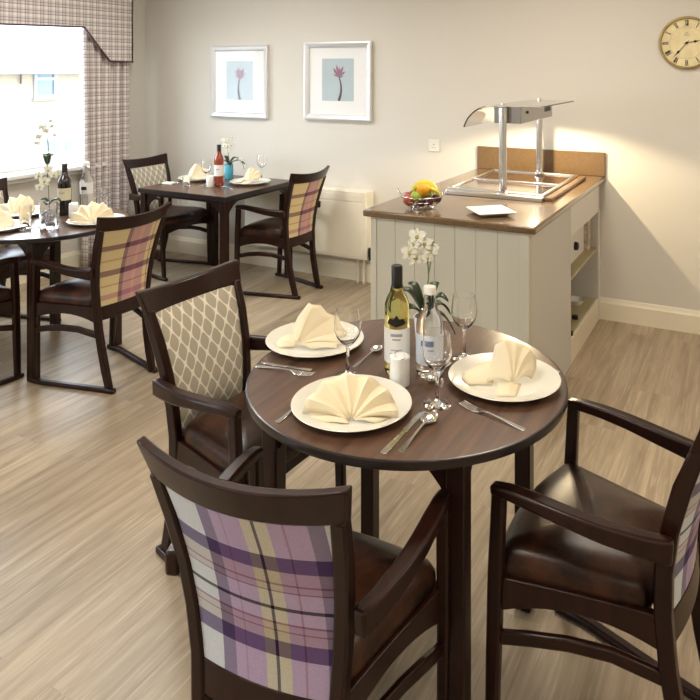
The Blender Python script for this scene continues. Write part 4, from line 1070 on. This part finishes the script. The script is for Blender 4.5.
def hand(name, L, ang, w_, z):
    mb = MB(); o_ = [(-w_ * .6, -.018), (w_ * .6, -.018), (w_ * .6, L * .5), (w_ * 2.6, L * .62), (w_ * .8, L * .76), (.0005, L), (-.0005, L), (-w_ * .8, L * .76), (-w_ * 2.6, L * .62), (-w_ * .6, L * .5)]
    mb.prism(o_, z, z + .0012); mb.xform(RX @ Matrix.Rotation(-math.radians(ang), 4, 'Z')); mb.build(name, M['black'], ck, smooth=0)
hand('minute_hand', .118, 221, .0028, .020); hand('hour_hand', .078, 80, .0034, .0185)
MB().lathe([(.001, .0168), (.008, .0168), (.008, .0225), (.001, .0225)], 20).xform(RX).build('hub', M['black'], ck)
# sockets
def socket(loc, wd, label, n):
    r_ = tag(empty('wall_socket', loc), label, 'socket', 'white wall sockets on the back wall')
    MB().box(-wd / 2, wd / 2, -.009, 0, -.043, .043).build('face_plate', M['socket'], r_, bevel=.003)
    for k in range(n):
        cx = (k - (n - 1) / 2) * .06
        hl = MB(); hl.box(cx - .003, cx + .003, -.0095, -.0091, .004, .012); hl.box(cx - .012, cx - .006, -.0095, -.0091, -.016, -.012); hl.box(cx + .006, cx + .012, -.0095, -.0091, -.016, -.012)
        hl.build('pin_holes', M['black'], r_, smooth=0)
        MB().box(cx - .005, cx + .005, -.012, -.0091, .020, .034).build('rocker_switch', M['white'], r_, bevel=.001)
socket((-2.03, YB, 1.046), .086, 'single white wall socket above the servery worktop', 1)
socket((-4.395, YB, .447), .146, 'double white wall socket low on the wall behind the square table', 2)
# heater
ht = tag(empty('wall_heater', (-3.08, YB, .19)), 'long cream wall heater under the framed pictures', 'heater')
MB().box(-.56, .56, -.118, -.001, 0, .50).build('casing', M['heater'], ht, bevel=.008, seg=3)
MB().box(-.55, .52, -.1215, -.1182, .02, .415).build('front_panel', M['heater'], ht, bevel=.002)
MB().box(-.55, .52, -.1215, -.1182, .425, .475).build('air_outlet', M['heater'], ht, bevel=.002)
for dx in (.45, .50): MB().tube([(dx, -.05, -.19), (dx, -.05, .005)], .0085, 12).build('pipe', M['heater'], ht, smooth=60)
MB().tube([(.575, -.09, .0), (.575, -.09, .05), (.575, -.09, .09)], [.010, .014, .012], 12).build('valve', M['black'], ht, smooth=60)

# ------------------------------------------------------------------ ceiling lights (unseen panels that light the room)
proto = None
LP = [(-3.3, 3.1), (-.9, 3.2), (1.2, 3.0), (-3.3, .6), (-.9, .6), (1.2, .6), (-2.2, -1.9), (.6, -1.9)]
LABS = ['over the window-side and square tables', 'over the servery', 'in the right back corner', 'left of the camera', 'above the near table', 'right of the camera', 'behind the camera at left', 'behind the camera at right']
for i, (x, y) in enumerate(LP):
    r_ = tag(empty('ceiling_light', (x, y, HC)), 'square white ceiling light panel ' + LABS[i], 'ceiling light', 'ceiling light panels')
    if proto is None:
        fr = MB(); frame_ring(fr, -.31, .31, -.31, .31, .02, -.022, -.001); me1 = fr.build('frame', M['white'], r_, smooth=0)
        em, nt, b = new_mat('light_diffuser'); b.inputs['Emission Color'].default_value = (1, .93, .82, 1); b.inputs['Emission Strength'].default_value = 2.5
        me2 = MB().box(-.288, .288, -.288, .288, -.010, -.004).build('diffuser', em, r_, smooth=0); proto = (me1, me2)
    else:
        for m_ in proto:
            c_ = m_.copy(); C.objects.link(c_); c_.parent = r_
    l = bpy.data.lights.new('panel_lamp', 'AREA'); l.size = .56; l.energy = [20, 16, 10, 20, 17, 10, 18, 11][i]; l.color = [(1, .96, .90), (1, .88, .72), (1, .80, .58), (1, .96, .90), (1, .91, .78), (1, .83, .62), (1, .96, .9), (1, .86, .68)][i]
    lo = bpy.data.objects.new('panel_lamp', l); C.objects.link(lo); lo.location = (0, 0, -.03); lo.parent = r_

# ------------------------------------------------------------------ daylight
wd_ = bpy.data.worlds.new('sky'); bpy.context.scene.world = wd_; wd_.use_nodes = True
bg = wd_.node_tree.nodes['Background']; bg.inputs['Color'].default_value = (.80, .90, 1, 1); bg.inputs['Strength'].default_value = 9

# ------------------------------------------------------------------ camera
cam = bpy.data.cameras.new('camera'); co = bpy.data.objects.new('camera', cam); C.objects.link(co)
co.location = (0, 0, 1.6); co.rotation_euler = (PI / 2, 0, VIEW)
cam.sensor_width = 36; cam.lens = 36 * 704 / 700; cam.shift_x = (350 - 396.4) / 700; cam.shift_y = -(350 - 68) / 700
cam.clip_start = .05
sc = bpy.context.scene; sc.camera = co
sc.view_settings.view_transform = 'Standard'; sc.view_settings.look = 'None'; sc.view_settings.exposure = .5; sc.view_settings.gamma = 1
